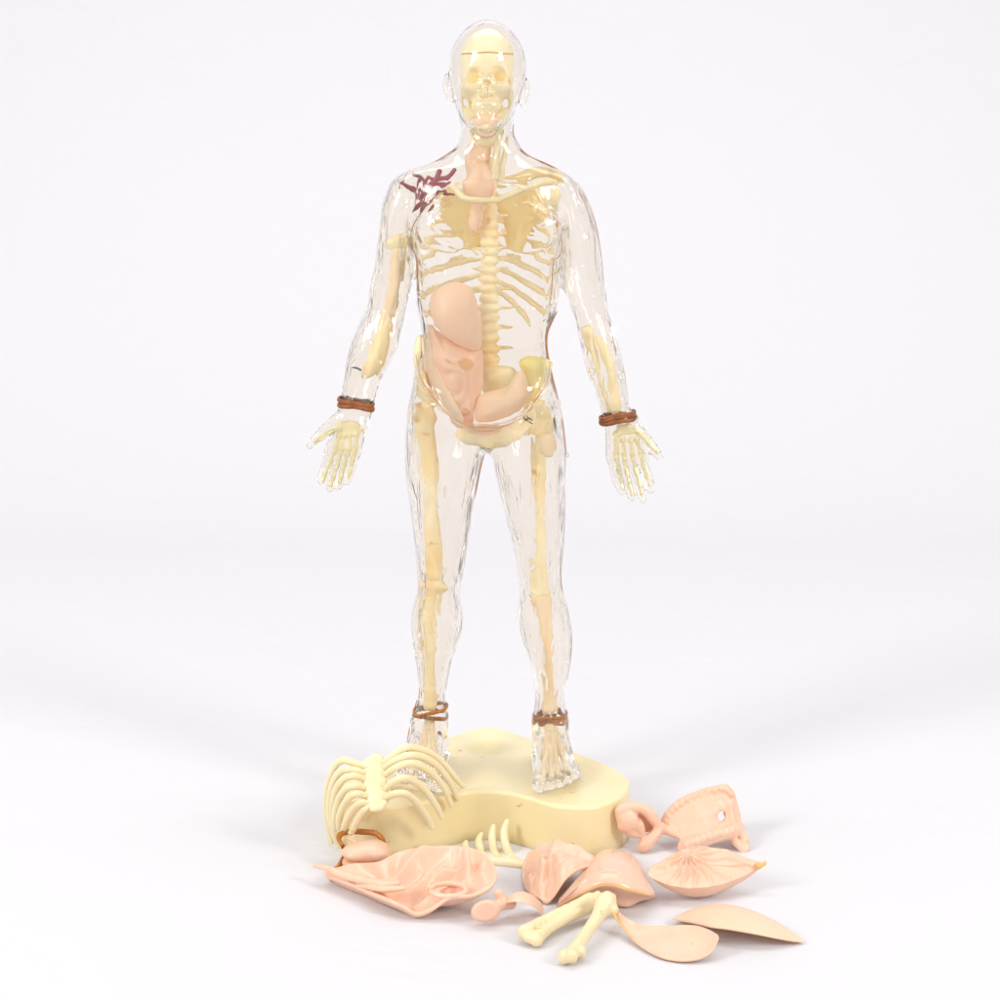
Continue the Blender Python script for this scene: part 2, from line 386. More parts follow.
# ------------------------------------------------------------------ setting: paper sweep
def sweep():
    prof = [(-260., 0.), (-150, 0), (-60, 0), (20, 0), (60, 0)]
    R = 70.; y0 = 75.
    for i in range(0, 25):
        a = math.pi/2*i/24; prof.append((y0+R*math.sin(a), R-R*math.cos(a)))
    prof += [(y0+R, 130.), (y0+R, 300.)]
    nx = 25; V = []; F = []
    for (y, z) in prof:
        for i in range(nx): V.append((-240+480*i/(nx-1), y, z))
    for j in range(len(prof)-1):
        for i in range(nx-1): F.append((j*nx+i, j*nx+i+1, (j+1)*nx+i+1, (j+1)*nx+i))
    m, nt, b, N, L = newmat('white_paper')
    tc = N.new('ShaderNodeTexCoord')
    n1 = N.new('ShaderNodeTexNoise'); n1.inputs['Scale'].default_value = 260; n1.inputs['Detail'].default_value = 2
    cr = N.new('ShaderNodeValToRGB'); cr.color_ramp.elements[0].position = .79; cr.color_ramp.elements[0].color = (.668, .663, .697, 1)
    cr.color_ramp.elements[1].position = .82; cr.color_ramp.elements[1].color = (.5, .5, .52, 1)
    L.new(tc.outputs['Object'], n1.inputs['Vector']); L.new(n1.outputs['Fac'], cr.inputs['Fac']); L.new(cr.outputs['Color'], b.inputs['Base Color'])
    b.inputs['Roughness'].default_value = .75; b.inputs['Specular IOR Level'].default_value = .3
    n2 = N.new('ShaderNodeTexNoise'); n2.inputs['Scale'].default_value = 9; n2.inputs['Detail'].default_value = 3; n2.inputs['Distortion'].default_value = 1.2
    bp = N.new('ShaderNodeBump'); bp.inputs['Strength'].default_value = .5; bp.inputs['Distance'].default_value = .004
    L.new(tc.outputs['Object'], n2.inputs['Vector']); L.new(n2.outputs['Fac'], bp.inputs['Height']); L.new(bp.outputs['Normal'], b.inputs['Normal'])
    tag(mesh_obj('backdrop', V, F, m, None, np.zeros(3)), kind='structure')
sweep()

# ------------------------------------------------------------------ display base
ZB = 2.6
def base():
    topF = [(345, 792), (356, 800), (385, 806), (420, 801), (448, 795), (466, 791), (484, 790), (505, 791), (530, 797), (556, 804), (587, 806), (609, 801), (622, 793)]
    topB = [(627, 781), (620, 773), (604, 764), (568, 750), (534, 740), (508, 731), (489, 727), (472, 730), (448, 738), (410, 750), (378, 762), (355, 772), (345, 782)]
    O = catmull([G(x, y, ZB) for x, y in topF+topB], 8, True); O = resample(O, 260)
    C = np.array([0.0, O[:, 1].mean(), ZB])
    C[0] = O[:, 0].mean()
    d = np.gradient(np.vstack([O[-1:], O, O[:1]]), axis=0)[1:-1]; nrm = np.column_stack([d[:, 1], -d[:, 0]]); nrm /= np.linalg.norm(nrm, axis=1)[:, None]
    if np.sum(nrm*(O-C)[:, :2]) < 0: nrm = -nrm
    # smooth the offset directions
    for _ in range(6): nrm = (np.roll(nrm, 1, 0)+nrm*2+np.roll(nrm, -1, 0)); nrm /= np.linalg.norm(nrm, axis=1)[:, None]
    rows = []
    def ring(off, z, base=O): return np.column_stack([base[:, 0]+nrm[:, 0]*off, base[:, 1]+nrm[:, 1]*off, np.full(len(O), z)])
    rows += [ring(.26, 0.0), ring(.30, 0.03), ring(.28, .5), ring(.22, 1.2), ring(.16, 1.8)]
    for a in np.linspace(0, math.pi/2, 7): rows.append(ring(.14-.20+.20*math.cos(a), ZB-.20+.20*math.sin(a)))
    rim = rows[-1]
    def topz(x, y, s):
        d1 = ((x-G(487, 747, ZB)[0])/.95)**2+((y-G(487, 747, ZB)[1])/1.0)**2
        d2 = ((x-G(485, 778, ZB)[0])/1.6)**2+((y-G(485, 778, ZB)[1])/1.6)**2
        return ZB-.48*np.exp(-d1**1.4)+.05*np.exp(-d2)-.05*(1-s**6)
    for s in np.linspace(.98, .03, 44):
        p = C+(rim-C)*s; p[:, 2] = topz(p[:, 0], p[:, 1], s); rows.append(p)
    n = len(O); V = np.vstack(rows+[C[None]]); F = []
    for j in range(len(rows)-1):
        for i in range(n): F.append((j*n+i, j*n+(i+1) % n, (j+1)*n+(i+1) % n, (j+1)*n+i))
    k = (len(rows)-1)*n
    for i in range(n): F.append((k+i, k+(i+1) % n, len(V)-1))
    F.append(tuple(range(n))[::-1])
    tag(mesh_obj('display_base', V, F, M['base']), 'thick glossy cream plastic base the clear man stands on', 'base')
base()

# ------------------------------------------------------------------ the clear figure
FIG = empty('anatomy_figure', (0, 0, ZB), 'clear plastic man with cream skeleton and pink organs standing upright on the base', 'anatomy model')
LT = [(170, 404, 428), (174, 399, 430), (182, 391, 428), (194, 386, 424), (205, 382, 420), (218, 380.5, 414), (232, 379, 412), (247, 377, 412.5), (262, 375, 413.5), (276, 372, 413.5), (288, 370, 411.5), (300, 368.5, 408.5), (310, 366, 406), (320, 361, 404.5), (337, 354, 400.5), (350, 350.5, 397), (362, 347, 391.5), (375, 344.5, 384), (385, 343, 379), (395, 342, 376), (404, 340, 374), (412, 339, 371)]
RT = [(172, 545, 566), (178, 548, 573), (186, 551, 580), (194, 552, 584.5), (205, 554, 590), (228, 560, 596), (245, 561, 599.5), (262, 561, 602), (280, 561.5, 604.5), (292, 564, 606), (312, 572, 608.5), (322, 575, 612), (335, 578, 616), (350, 581.5, 620), (366, 585, 623), (380, 590, 625.5), (395, 596, 628), (405, 599, 629.5), (414, 601, 632), (422, 603, 635)]
def arm_rows(T, depths):
    out = []
    ys = [t[0] for t in T]; d = np.interp(ys, [a for a, _, _ in depths], [b for _, b, _ in depths]); cy = np.interp(ys, [a for a, _, _ in depths], [c for _, _, c in depths])
    for (y, l, r), dd, c in zip(T, d, cy):
        a, b = P(l, y, c), P(r, y, c); out.append((a[2], (a[0]+b[0])/2, (b[0]-a[0])/2, c, dd, dd))
    return out
dA = [(170, 1.2, 0.1), (185, 1.45, .1), (205, 1.6, .1), (260, 1.45, .1), (310, 1.15, 0.0), (340, 1.2, -.2), (380, .95, -.5), (405, .72, -.7), (422, .7, -.75)]
LLeg = [(378, 426, 462), (388, 417, 468), (400, 411, 474), (407, 409.5, 480), (420, 407, 485), (433, 405.5, 485.5), (445, 405, 485), (452, 405, 483.5), (468, 405.3, 480), (487, 407, 476.5), (498, 409, 474.5), (520, 411.5, 471), (546, 415, 466.5), (570, 417, 463), (582, 418, 460.5), (592, 417.5, 459.5), (602, 414.5, 461), (618, 411, 461.8), (635, 411.3, 459.8), (650, 413.5, 455.5), (661, 415.5, 451), (675, 417.3, 447.3), (690, 418, 445.5), (700, 417, 445.3), (710, 415, 446), (720, 412, 446.3), (732, 409, 446)]
RLeg = [(378, 508, 542), (388, 502, 551), (400, 496, 557), (407, 492, 559), (420, 490, 562), (433, 490, 563.5), (445, 490, 565), (454, 491, 566), (468, 494, 565.8), (482, 497, 565.3), (500, 501.5, 565), (520, 506.5, 564.5), (546, 513, 563.5), (570, 517, 560.5), (584, 519, 561), (594, 520, 563.5), (604, 518.6, 567), (618, 518, 570), (630, 519.5, 571.3), (642, 523, 571.5), (654, 527, 571), (666, 531, 569), (680, 534, 566.2), (692, 535, 564.5), (704, 535, 564.5), (715, 534.6, 566), (726, 534, 569), (736, 533.5, 571)]
dL = [(378, 1.2, .1), (388, 1.8, .1), (400, 2.3, .1), (430, 2.3, .1), (480, 2.1, 0), (540, 1.75, 0), (580, 1.45, 0), (595, 1.4, 0), (620, 1.55, .15), (650, 1.35, .15), (690, .95, .1), (715, .95, 0), (736, 1.1, -.1)]
TR = [(128, 474, 500), (136, 464, 510), (144, 458, 518), (150, 453, 522), (156, 445, 530), (161, 436, 540), (166, 422, 550), (170, 411, 559), (176, 405, 567), (184, 402, 571), (200, 403, 570), (218, 407, 566), (236, 411, 561), (250, 412.5, 560), (267, 415.5, 559.5), (292, 416.5, 560), (306, 417, 557.5), (320, 420, 552), (332, 421.5, 548), (347, 420.5, 546.5), (362, 416, 548.5), (375, 413.5, 551), (388, 412, 554), (400, 411, 557), (415, 409, 560), (428, 420, 550), (438, 438, 534), (448, 460, 512)]
dT = [(132, 1.5, .5), (145, 1.5, .5), (158, 1.5, .5), (170, 1.75, .3), (185, 2.1, .2), (215, 2.6, .1), (250, 2.65, 0), (300, 2.35, 0), (340, 2.1, 0), (375, 2.25, .1), (410, 2.5, .2), (440, 1.7, .2), (448, 1.3, .2)]
def build_body():
    v = Vol((P(300, 0)[0]-.3, -5.9, ZB-.15), (P(668, 0)[0]+.3, 3.3, P(0, 15)[2]), .075)
    # head
    v.ell(P(487.5, 66, .0), (1.87, 2.35, 2.27), 0.05)
    v.ell(P(487.5, 66, .0)+np.array([0, -.15, -.1]), (1.88, 2.2, 2.0), 0.3)
    hr = [(70, 451.5, 523.5), (84, 452.5, 521.5), (98, 454, 519), (108, 456, 516.5), (118, 459.5, 512), (126, 465, 507), (131, 470, 502), (136, 477, 495)]
    R = []
    for (y, l, r), (f, bk) in zip(hr, [(2.15, 2.1), (2.15, 1.9), (2.2, 1.6), (2.2, 1.2), (2.15, .9), (2.05, .5), (1.8, .2), (1.35, .1)]):
        a, b = P(l, y), P(r, y); R.append((a[2], (a[0]+b[0])/2, (b[0]-a[0])/2, 0, f, bk))
    v.zloft(R, .35)
    v.ell(P(486.5, 123, -1.75), (.6, .4, .4), .6)                       # chin
    v.chain([P(487, 75, -2.12), P(486.5, 86, -2.42), P(486, 93, -2.6)], [.16, .2, .27], .25)   # nose
    v.ell(P(481, 95, -2.3), (.2, .25, .16), .15); v.ell(P(492, 95, -2.3), (.2, .25, .16), .15)
    v.chain([P(470, 70, -1.8), P(478, 69, -2.1), P(487, 70, -2.2), P(496, 69, -2.1), P(504, 70, -1.8)], .2, .35)      # brow
    v.ell(P(474, 77, -2.25), (.42, .22, .24), .12, 'sub'); v.ell(P(499, 77, -2.25), (.42, .22, .24), .12, 'sub')
    v.ell(P(474, 77.5, -2.0), (.3, .22, .17), .1); v.ell(P(499, 77.5, -2.0), (.3, .22, .17), .1)
    v.chain([P(475, 109, -2.0), P(486, 107, -2.3), P(497, 109, -2.0)], [.08, .14, .08], .12); v.chain([P(476, 113, -2.0), P(486, 114, -2.27), P(496, 113, -2.0)], [.08, .16, .08], .12)
    for sx, (x, ya, yb) in ((-1, (449.5, 76, 101)), (1, (523, 80, 104))):     # ears
        v.chain([P(x, ya, .3), P(x+sx*2.2, ya+7, .45), P(x+sx*1.2, ya+17, .3), P(x-sx*1, yb, .05)], [.22, .24, .2, .17], .12, .8)
        v.ell(P(x+sx*.5, (ya+yb)/2-2, -.05), (.14, .28, .42), .12, 'sub')
    # neck and trunk
    v.zloft(arm_rows([(100, 470, 504), (112, 462, 512), (124, 461.5, 512.5), (134, 460, 513), (144, 458, 518), (156, 452, 524)], [(100, 1.2, .6), (156, 1.5, .5)]), .4)
    v.zloft(arm_rows(TR, dT), .3, 2.3)
    for x, kx in ((450, 1), (528, 1)): v.ell(P(x, 228, -1.7), (1.75, 1.0, 1.25), .5)   # pectorals
    v.ell(P(487, 437, .1), (1.3, 1.7, .75), .6)
    v.zloft(arm_rows(LT, dA), .3); v.zloft(arm_rows(RT, dA), .3)
    v.zloft(arm_rows(LLeg, dL), .35); v.zloft(arm_rows(RLeg, dL), .35)
    # buttocks
    v.ell(P(450, 420, 1.5), (1.5, 1.0, 1.6), .8); v.ell(P(526, 420, 1.5), (1.5, 1.0, 1.6), .8)
    # hands
    def hand(palm, fingers, thumb, yy):
        for (a, b, ra, rb) in palm: v.seg(P(*a, yy), P(*b, yy-.1), ra, rb, .28, .75)
        for f in fingers:
            n = len(f); v.chain([P(x, y, yy-.1-.12*i) for i, (x, y) in enumerate(f)], list(np.linspace(.30, .2, n)), .07, .9)
        v.chain([P(x, y, yy-.1-.15*i) for i, (x, y) in enumerate(thumb)], [.42, .33, .27, .18], .25, .9)
    hand([((353, 412), (333, 450), .72, .42), ((356, 410), (343, 454), .7, .42), ((360, 412), (354, 452), .5, .42), ((356, 410), (348, 440), .72, .6)],
         [[(331, 448), (327, 462), (323, 474), (321.5, 481)], [(338, 452), (334, 468), (331, 482), (329.5, 489)], [(346, 454), (342, 470), (339.5, 482), (338, 487)], [(354, 452), (352, 464), (349, 475), (347, 482)]],
         [(340, 420), (328, 428), (318, 437), (310, 446)], -.8)
    hand([((617, 422), (614, 458), .6, .42), ((621, 422), (624, 462), .72, .42), ((626, 424), (634, 462), .72, .42), ((628, 426), (642, 456), .6, .42)],
         [[(614, 458), (615, 472), (619, 484), (622, 492)], [(622, 463), (625, 478), (630, 491), (632, 498)], [(631, 463), (635, 478), (640, 491), (642.5, 500)], [(640, 458), (645, 471), (649, 481), (651, 490)]],
         [(634, 430), (645, 439), (653, 449), (660, 457)], -.8)
    # feet
    def foot(ank, heel, toes, solepx, yt):
        a = P(*ank, 0); hl = np.array([heel, .9, ZB+.75])
        v.seg(a, hl, .85, .75, .5, 1.1)
        for i, (x, y, r) in enumerate(toes):
            t = G(x, y, ZB+.55); v.chain([a+np.array([(t[0]-a[0])*.25, -.35, .1]), (a*.5+t*.5)+np.array([0, 0, .15]), t], [.62, .46, r*1.1], .35)
            v.seg(t, t+np.array([0, -.1, 0]), r*1.1, r*1.1, .04)
            v.seg((hl*.6+t*.4)*[1, 1, 0]+[0, 0, ZB+.5], t, .45, .3, .3)
        for i in range(len(solepx)-1):
            p, q = solepx[i], solepx[i+1]
        sl, X, Y, Z = v.region((min(p[0] for p in solepx)-1, min(p[1] for p in solepx)-1, ZB-.2), (max(p[0] for p in solepx)+1, max(p[1] for p in solepx)+1, ZB+1))
        # sole plate: convex footprint between heel and toe capsules
        d = None
        (x0, y0, r0), (x1, y1, r1), (x2, y2, r2) = solepx
        def cap(xa, ya, ra, xb, yb, rb):
            L = (xb-xa)**2+(yb-ya)**2; t = np.clip(((X-xa)*(xb-xa)+(Y-ya)*(yb-ya))/L, 0, 1)
            return np.sqrt((X-xa-t*(xb-xa))**2+(Y-ya-t*(yb-ya))**2)-(ra+(rb-ra)*t)
        d = np.minimum(np.minimum(cap(x0, y0, r0, x1, y1, r1), cap(x0, y0, r0, x2, y2, r2)), cap(x1, y1, r1, x2, y2, r2))
        d = np.maximum(d, np.maximum(ZB-.02-Z, Z-(ZB+.34)))
        v.put(sl, d, .08, 'add')
    g = lambda x, y: G(x, y, ZB)
    tR = [(540, 784, .36), (550, 783, .26), (558.5, 781, .25), (566.5, 778, .24), (575, 773, .23)]
    s1, s2 = g(543, 787), g(572, 779)
    foot((549, 722), P(549, 0)[0], tR, [(P(549, 0)[0], .8, .8), (s1[0], s1[1]+.1, .5), (s2[0], s2[1]+.1, .5)], 0)
    tL = [(438, 784, .36), (428, 783, .26), (419.5, 781, .25), (411, 778, .24), (403, 773, .23)]
    s1, s2 = g(435, 787), g(405, 779)
    foot((430, 722), P(430, 0)[0], tL, [(P(430, 0)[0], .8, .8), (s1[0], s1[1]+.1, .5), (s2[0], s2[1]+.1, .5)], 0)
    # clip everything to the top of the base
    sl, X, Y, Z = v.region(v.lo, v.lo+v.n*v.h); v.F = np.maximum(v.F, (ZB+.01-Z).astype(np.float32))
    F0 = v.F.copy()
    # relief carved into the outer skin: plate outline, tendons, fine vessels
    x1, z1 = v.ax[0][:, None], v.ax[2][None, :]
    def linefield(lines, shp):
        D = np.zeros(shp, np.float32)
        for pts, w, amp in lines:
            q = catmull(pts, 4) if len(pts) > 2 else np.array(pts)
            A = np.array([P(x, y, -1.6)[[0, 2]] for x, y in q]); best = np.full(shp, 9.0, np.float32)
            lo, hi = A.min(0)-4*w, A.max(0)+4*w
            i0, i1 = np.searchsorted(v.ax[0], [lo[0], hi[0]]); k0, k1 = np.searchsorted(v.ax[2], [lo[1], hi[1]])
            if i1 <= i0 or k1 <= k0: continue
            xx, zz = x1[i0:i1], z1[:, k0:k1]; bb = best[i0:i1, k0:k1]
            for a, b in zip(A[:-1], A[1:]):
                d = b-a; t = np.clip(((xx-a[0])*d[0]+(zz-a[1])*d[1])/(d@d+1e-9), 0, 1)
                bb = np.minimum(bb, np.hypot(xx-a[0]-t*d[0], zz-a[1]-t*d[1]))
            D[i0:i1, k0:k1] += amp*np.exp(-(bb/w)**2)
        return D
    shp = (v.n[0], v.n[2])
    plate = [(440, 192), (455, 182), (480, 179.5), (505, 182), (530, 188), (546, 205), (556, 232), (560, 250), (553, 262), (551, 290), (546, 330), (548, 360), (543, 385), (530, 408), (512, 423), (490, 427), (470, 426), (448, 412), (434, 392), (422, 368), (427, 338), (419, 292), (416, 264), (411.5, 242), (419, 217), (440, 192)]
    lines = [(plate, .09, .09), ([(x+(487-x)*.035, y+(300-y)*.03) for x, y in plate], .08, -.05)]
    def wander(a, b, amp, n=7):
        a, b = np.array(a, float), np.array(b, float); d = b-a; nn = np.array([d[1], -d[0]])/(np.hypot(*d)+1e-6)
        return [tuple(a+d*t+nn*amp*RNG.uniform(-1, 1)*(0 < t < 1)) for t in np.linspace(0, 1, n)]
    for T in (LT, RT, LLeg, RLeg):
        ys = [t[0] for t in T]
        for f in (.14, .26, .4, .55, .68, .82, .9):
            y = ys[0]+30 if ys[0] > 300 else ys[0]+22
            while y < ys[-1]-15:
                ln = RNG.uniform(30, 95); q = []
                f2 = np.clip(f+RNG.uniform(-.06, .06), .1, .9)
                for t in np.linspace(0, 1, 6):
                    yy = min(y+ln*t, ys[-1]-3); l = np.interp(yy, ys, [a[1] for a in T]); r = np.interp(yy, ys, [a[2] for a in T])
                    q.append((l+(r-l)*(f2+(f2-.5)*.10*math.sin(3*t))+RNG.uniform(-.7, .7), yy))
                lines.append((q, RNG.uniform(.09, .19), RNG.choice([1, 1, -1])*RNG.uniform(.03, .085))); y += ln+RNG.uniform(4, 20)
        for _ in range(16):                                     # fine branching vessels
            yy = RNG.uniform(ys[0]+30, ys[-1]-15); l = np.interp(yy, ys, [a[1] for a in T]); r = np.interp(yy, ys, [a[2] for a in T]); x = RNG.uniform(l+5, r-5)
            lines.append((wander((x, yy), (x+RNG.uniform(-9, 9), yy+RNG.uniform(8, 26)), 1.6, 6), .06, -.06))
    for cx, sgn in ((450, -1), (522, 1)):
        for i in range(13):
            x, y = cx+RNG.uniform(-26, 22), 190+RNG.uniform(0, 62)
            lines.append((wander((x, y), (x+RNG.uniform(10, 22), y+RNG.uniform(-6, 8)*1.2+4), 2.2, 6), .06, -.05))
    for i in range(9):                                          # flank lines
        lines.append((wander((420+i*.8, 262+i*9), (432+i*.5, 276+i*9), 1.5, 4), .08, .05)); lines.append((wander((556-i*.7, 262+i*9), (545, 278+i*9), 1.5, 4), .08, .05))
    lines += [([(424, 196), (419, 215), (417, 232)], .2, .06), ([(433, 246), (450, 253), (470, 246)], .22, .08), ([(505, 246), (525, 253), (547, 246)], .22, .08),
              ([(474, 134), (480, 150), (486, 176)], .10, -.10), ([(500, 134), (494, 152), (489, 176)], .10, -.10), ([(460, 176), (470, 180), (484, 181)], .1, -.09), ([(492, 181), (510, 180), (530, 176)], .1, -.09),
              ([(437, 455), (448, 490), (455, 520)], .12, .06), ([(424, 395), (445, 425), (470, 448)], .1, .07), ([(550, 395), (530, 425), (505, 448)], .1, .07),
              ([(425, 575), (433, 566), (447, 568), (453, 580), (447, 594), (432, 594), (425, 575)], .12, .07), ([(529, 577), (536, 568), (549, 569), (556, 582), (550, 597), (536, 597), (529, 577)], .12, .07)]
    D = linefield(lines, shp)
    nzf = .025*vnoise(x1*2.2, 0*x1, z1*.55, 11)+.010*vnoise(x1*5, 0*x1, z1*1.4, 12)
    nzb = .03*vnoise(x1*2.0, 0*x1, z1*.5, 13)+.012*vnoise(x1*5, 0*x1, z1*1.1, 14)
    hz = np.interp(v.ax[2], [P(0, 170)[2], P(0, 150)[2]], [1, 0])[None, :]      # keep the head smooth
    wy = 1/(1+np.exp((v.ax[1]-0.0)/.35))
    v.F += ((D+nzf*hz)[:, None, :]*wy[None, :, None]+(nzb*hz)[:, None, :]*(1-wy)[None, :, None]).astype(np.float32)
    ff = np.clip((ZB+1.5-v.ax[2])/.7, 0, 1); F0 += (.4*ff*ff*(3-2*ff)).astype(np.float32)[None, None, :]
    Vo, Qo = v.mesh(0, None, 2); Vi, Qi = v.mesh(-.15, F0, 4, True)
    V = np.vstack([Vo, Vi]); Q = np.vstack([Qo, Qi+len(Vo)])
    print('body', len(V), len(Q))
    return mesh_obj('body_shell', V, Q, M['clear'], FIG)
body = build_body()

# ------------------------------------------------------------------ glue seams and rims on the clear body
def pl(pts, Y=0.0): return np.array([P(p[0], p[1], p[2] if len(p) > 2 else Y) for p in pts])
def seam(name, pts, r, mat, Y=0.0):
    mb = MB(); q = pl(pts, Y); n = len(q); rr = [r*(.55+.45*math.sin(math.pi*i/(n-1))) for i in range(n)]
    tube(mb, q, rr, 6, 8); return mb.build(name, mat, FIG)
seam('seam_line', [(476, 26), (488, 23), (500, 25.5), (512, 34), (520, 46), (523.6, 60), (523.4, 76)], .030, M['seam'])
seam('seam_line', [(513.5, 124), (513.5, 134), (518, 145), (524, 152), (532, 157.5), (545, 163), (557, 169), (568, 176), (580, 187), (590, 206), (597, 230), (602, 262), (605, 285)], .034, M['seam'])
seam('seam_line', [(458, 146), (450, 152), (438, 160), (425, 166), (412, 169.5), (402, 175), (393, 184)], .028, M['seam'])
seam('seam_line', [(556.5, 312), (552, 321), (547, 334), (546.5, 348), (549, 364), (552.5, 380), (557, 398), (561.5, 418), (564.5, 440), (566, 455)], .075, M['seam'])
seam('seam_line', [(420, 214, -1.6), (413, 226, -1.5), (410, 238, -1.4), (411, 246, -1.3), (416, 257, -1.0), (417.5, 274, -.6), (417, 292, -.3), (419, 312, 0)], .038, M['seam'])
seam('seam_line', [(552, 206, -1.6), (559, 228, -1.5), (562, 246, -1.4), (559.5, 256, -1.2), (554, 262, -1.2), (552, 282, -1.2), (551, 300, -1.2)], .030, M['seam'])
seam('seam_line', [(484.5, 453), (480, 470), (476.5, 488), (474, 500)], .04, M['seam'])
seam('seam_line', [(564.6, 480), (565, 510), (563.5, 545), (560.8, 572), (563, 594), (568, 612), (571.4, 632), (571, 656), (567, 680)], .026, M['seam2'])
seam('seam_line', [(471, 520), (466.5, 546), (463, 570), (459.5, 591), (461.8, 617), (459.8, 635), (451, 661), (445.5, 690)], .026, M['seam2'])
seam('seam_line', [(417, 700), (411.5, 720), (407, 742)], .04, M['seam'])
seam('seam_line', [(606, 312), (615.5, 336), (623, 366), (628, 395)], .024, M['seam2'])
seam('seam_line', [(371, 290), (366, 310), (354, 337), (347, 362), (342, 395)], .024, M['seam2'])
def rimline(pts, Y, r=.028, mat=None, name='plate_rim'):
    mb = MB(); tube(mb, pl(pts, Y), r, 6, 8); mb.build(name, mat or M['clear'], FIG)
# lower edge of the removable belly plate: several nested curved rims
for k in range(3):
    rimline([(418-k*2, 352+k*3), (424-k*2, 378+k*3), (440-k, 402+k*2.6), (456, 419+k*2.3), (478, 424+k*2.4), (500, 423+k*2.4), (518, 416+k*2.2), (532, 402+k*2), (545+k, 382+k*2), (549+k*1.5, 362)], -1.9+.15*k, .035, M['amberrim'] if k == 1 else M['clear'])

# ------------------------------------------------------------------ skull
def skull():
    v = Vol(P(455, 140, 0)*[1, 0, 1]+[0, -2.2, 0], P(520, 25, 0)*[1, 0, 1]+[0, 2.2, 0], .06)
    v.ell(P(487.5, 63, .1), (1.36, 1.75, 1.72), .05)
    v.ell(P(487, 85, -.6), (1.22, 1.1, 1.1), .5)
    v.ell(P(472.5, 88, -1.25), (.5, .35, .3), .3); v.ell(P(500.5, 88, -1.25), (.5, .35, .3), .3)
    v.chain([P(465, 92, -.6), P(467, 108, -.5), P(473, 120, -.8), P(486, 125, -1.35), P(499, 121, -.8), P(506, 108, -.5), P(509, 92, -.6)], [.22, .26, .3, .38, .3, .26, .22], .2)
    v.ell(P(486, 106, -1.2), (.75, .6, .55), .25)
    v.ell(P(473.5, 75.5, -1.75), (.46, .75, .40), .12, 'sub'); v.ell(P(499.5, 74.5, -1.75), (.46, .75, .40), .12, 'sub')
    v.ell(P(486, 88, -1.75), (.19, .45, .3), .1, 'sub'); v.ell(P(486, 90, -.9), (.5, .4, .5), .1)
    v.chain([P(478, 112.5, -1.9), P(486, 113.5, -2.05), P(495, 112.5, -1.9)], .07, .03, 1, 'sub')
    v.ell(P(465, 102, -.9), (.13, .9, .26), .1, 'sub'); v.ell(P(506, 103, -.9), (.17, .9, .28), .1, 'sub')
    V, Q = v.mesh(smooth=1); o = mesh_obj('skull', V, Q, M['inner'], FIG)
    return o
skull()
mb = MB(); a = []
for t in np.linspace(-1, 1, 15): a.append(P(487.5, 55.5, 0)*[1, 0, 1]+np.array([math.sin(t*1.25)*1.37, .1-math.cos(t*1.25)*1.72, .02*math.cos(t*7)]))
tube(mb, a, .035, 2, 8); o = mb.build('skull_cap_seam', M['dirtorange'], FIG)
def inner_lump(name, mat, items, h=.06, k=.25, pad=1.0, parent=None):
    A = np.array([c for c, *_ in items]); R = max(max(np.atleast_1d(r)) for _, r, *_ in items)+.3
    v = Vol(A.min(0)-R, A.max(0)+R, h)
    for c, r, *rest in items: v.ell(c, r, k, 'add', *(rest[:1]))
    V, Q = v.mesh(smooth=1); return mesh_obj(name, V, Q, mat, parent or FIG)
inner_lump('tongue', M['liver'], [(P(486, 121, -1.2), (.75, .6, .42)), (P(486, 128, -.9), (.55, .5, .5))])
for x, y in ((474, 84), (500, 83)): inner_lump('eye_socket_floor', M['gold'], [(P(x, y-7, -.75), (.42, .4, .34))])
# throat and windpipe
inner_lump('throat', M['inner3'], [(P(487, 138, -.3), (.72, .5, .5)), (P(487, 131, -.4), (.85, .6, .35))])
inner_lump('neck_muscle', M['liver'], [(P(475, 151, -.1), (.36, .3, .6)), (P(471, 164, -.3), (.32, .3, .8)), (P(481, 174, -.6), (.55, .4, .6)), (P(486, 155, -.1), (.36, .35, .9)), (P(479, 187, -.7), (.85, .4, .75)), (P(477, 205, -.5), (.3, .3, .8)), (P(474, 222, -.3), (.3, .3, .5))], k=.35)
mb = MB(); tube(mb, pl([(498, 136, -.6), (497, 150, -.7), (495, 165, -.8), (494, 178, -.7)]), [.12, .18, .2, .24]); tube(mb, pl([(507, 138, -.3), (505, 152, -.4), (502, 168, -.5), (500, 182, -.4)]), [.09, .13, .17, .2]); mb.build('neck_tendon', M['inner'], FIG)

# ------------------------------------------------------------------ spine, ribs, shoulder girdle
def spine():
    v = Vol(P(470, 400, 0)*[1, 0, 1]+[0, -1.2, 0], P(525, 125, 0)*[1, 0, 1]+[0, 2.4, 0], .065)
    y = 132.0; i = 0
    while y < 372:
        f = (y-132)/240.; x = 487+1.6*math.sin(f*5)+4*f; w = .38+.24*f; sp = 7.2+3.6*f; Yc = .9-.7*math.sin(f*math.pi)**2
        c = P(x, y, Yc); v.ell(c, (w, w*.95, sp*.0262), .12); v.ell(c, (w*.86, w*.8, sp*.034), .1)
        L = .3+(.35 if f > .62 else .1)
        if f > .1 and i % 2:
            for sx in (-1, 1): v.seg(c+[sx*w*.6, .35, .03], c+[sx*(w+L), .45, .0 if f > .6 else .12], .13, .075, .1)
        y += sp; i += 1
    v.ell(P(497, 376, .5), (.8, .55, .55), .25); v.ell(P(496, 388, .7), (.75, .45, .5), .3)
    v.ell(P(506, 372, .5), (.55, .35, .3), .25)
    V, Q = v.mesh(smooth=1); return mesh_obj('spine', V, Q, M['inner2'], FIG)
spine()
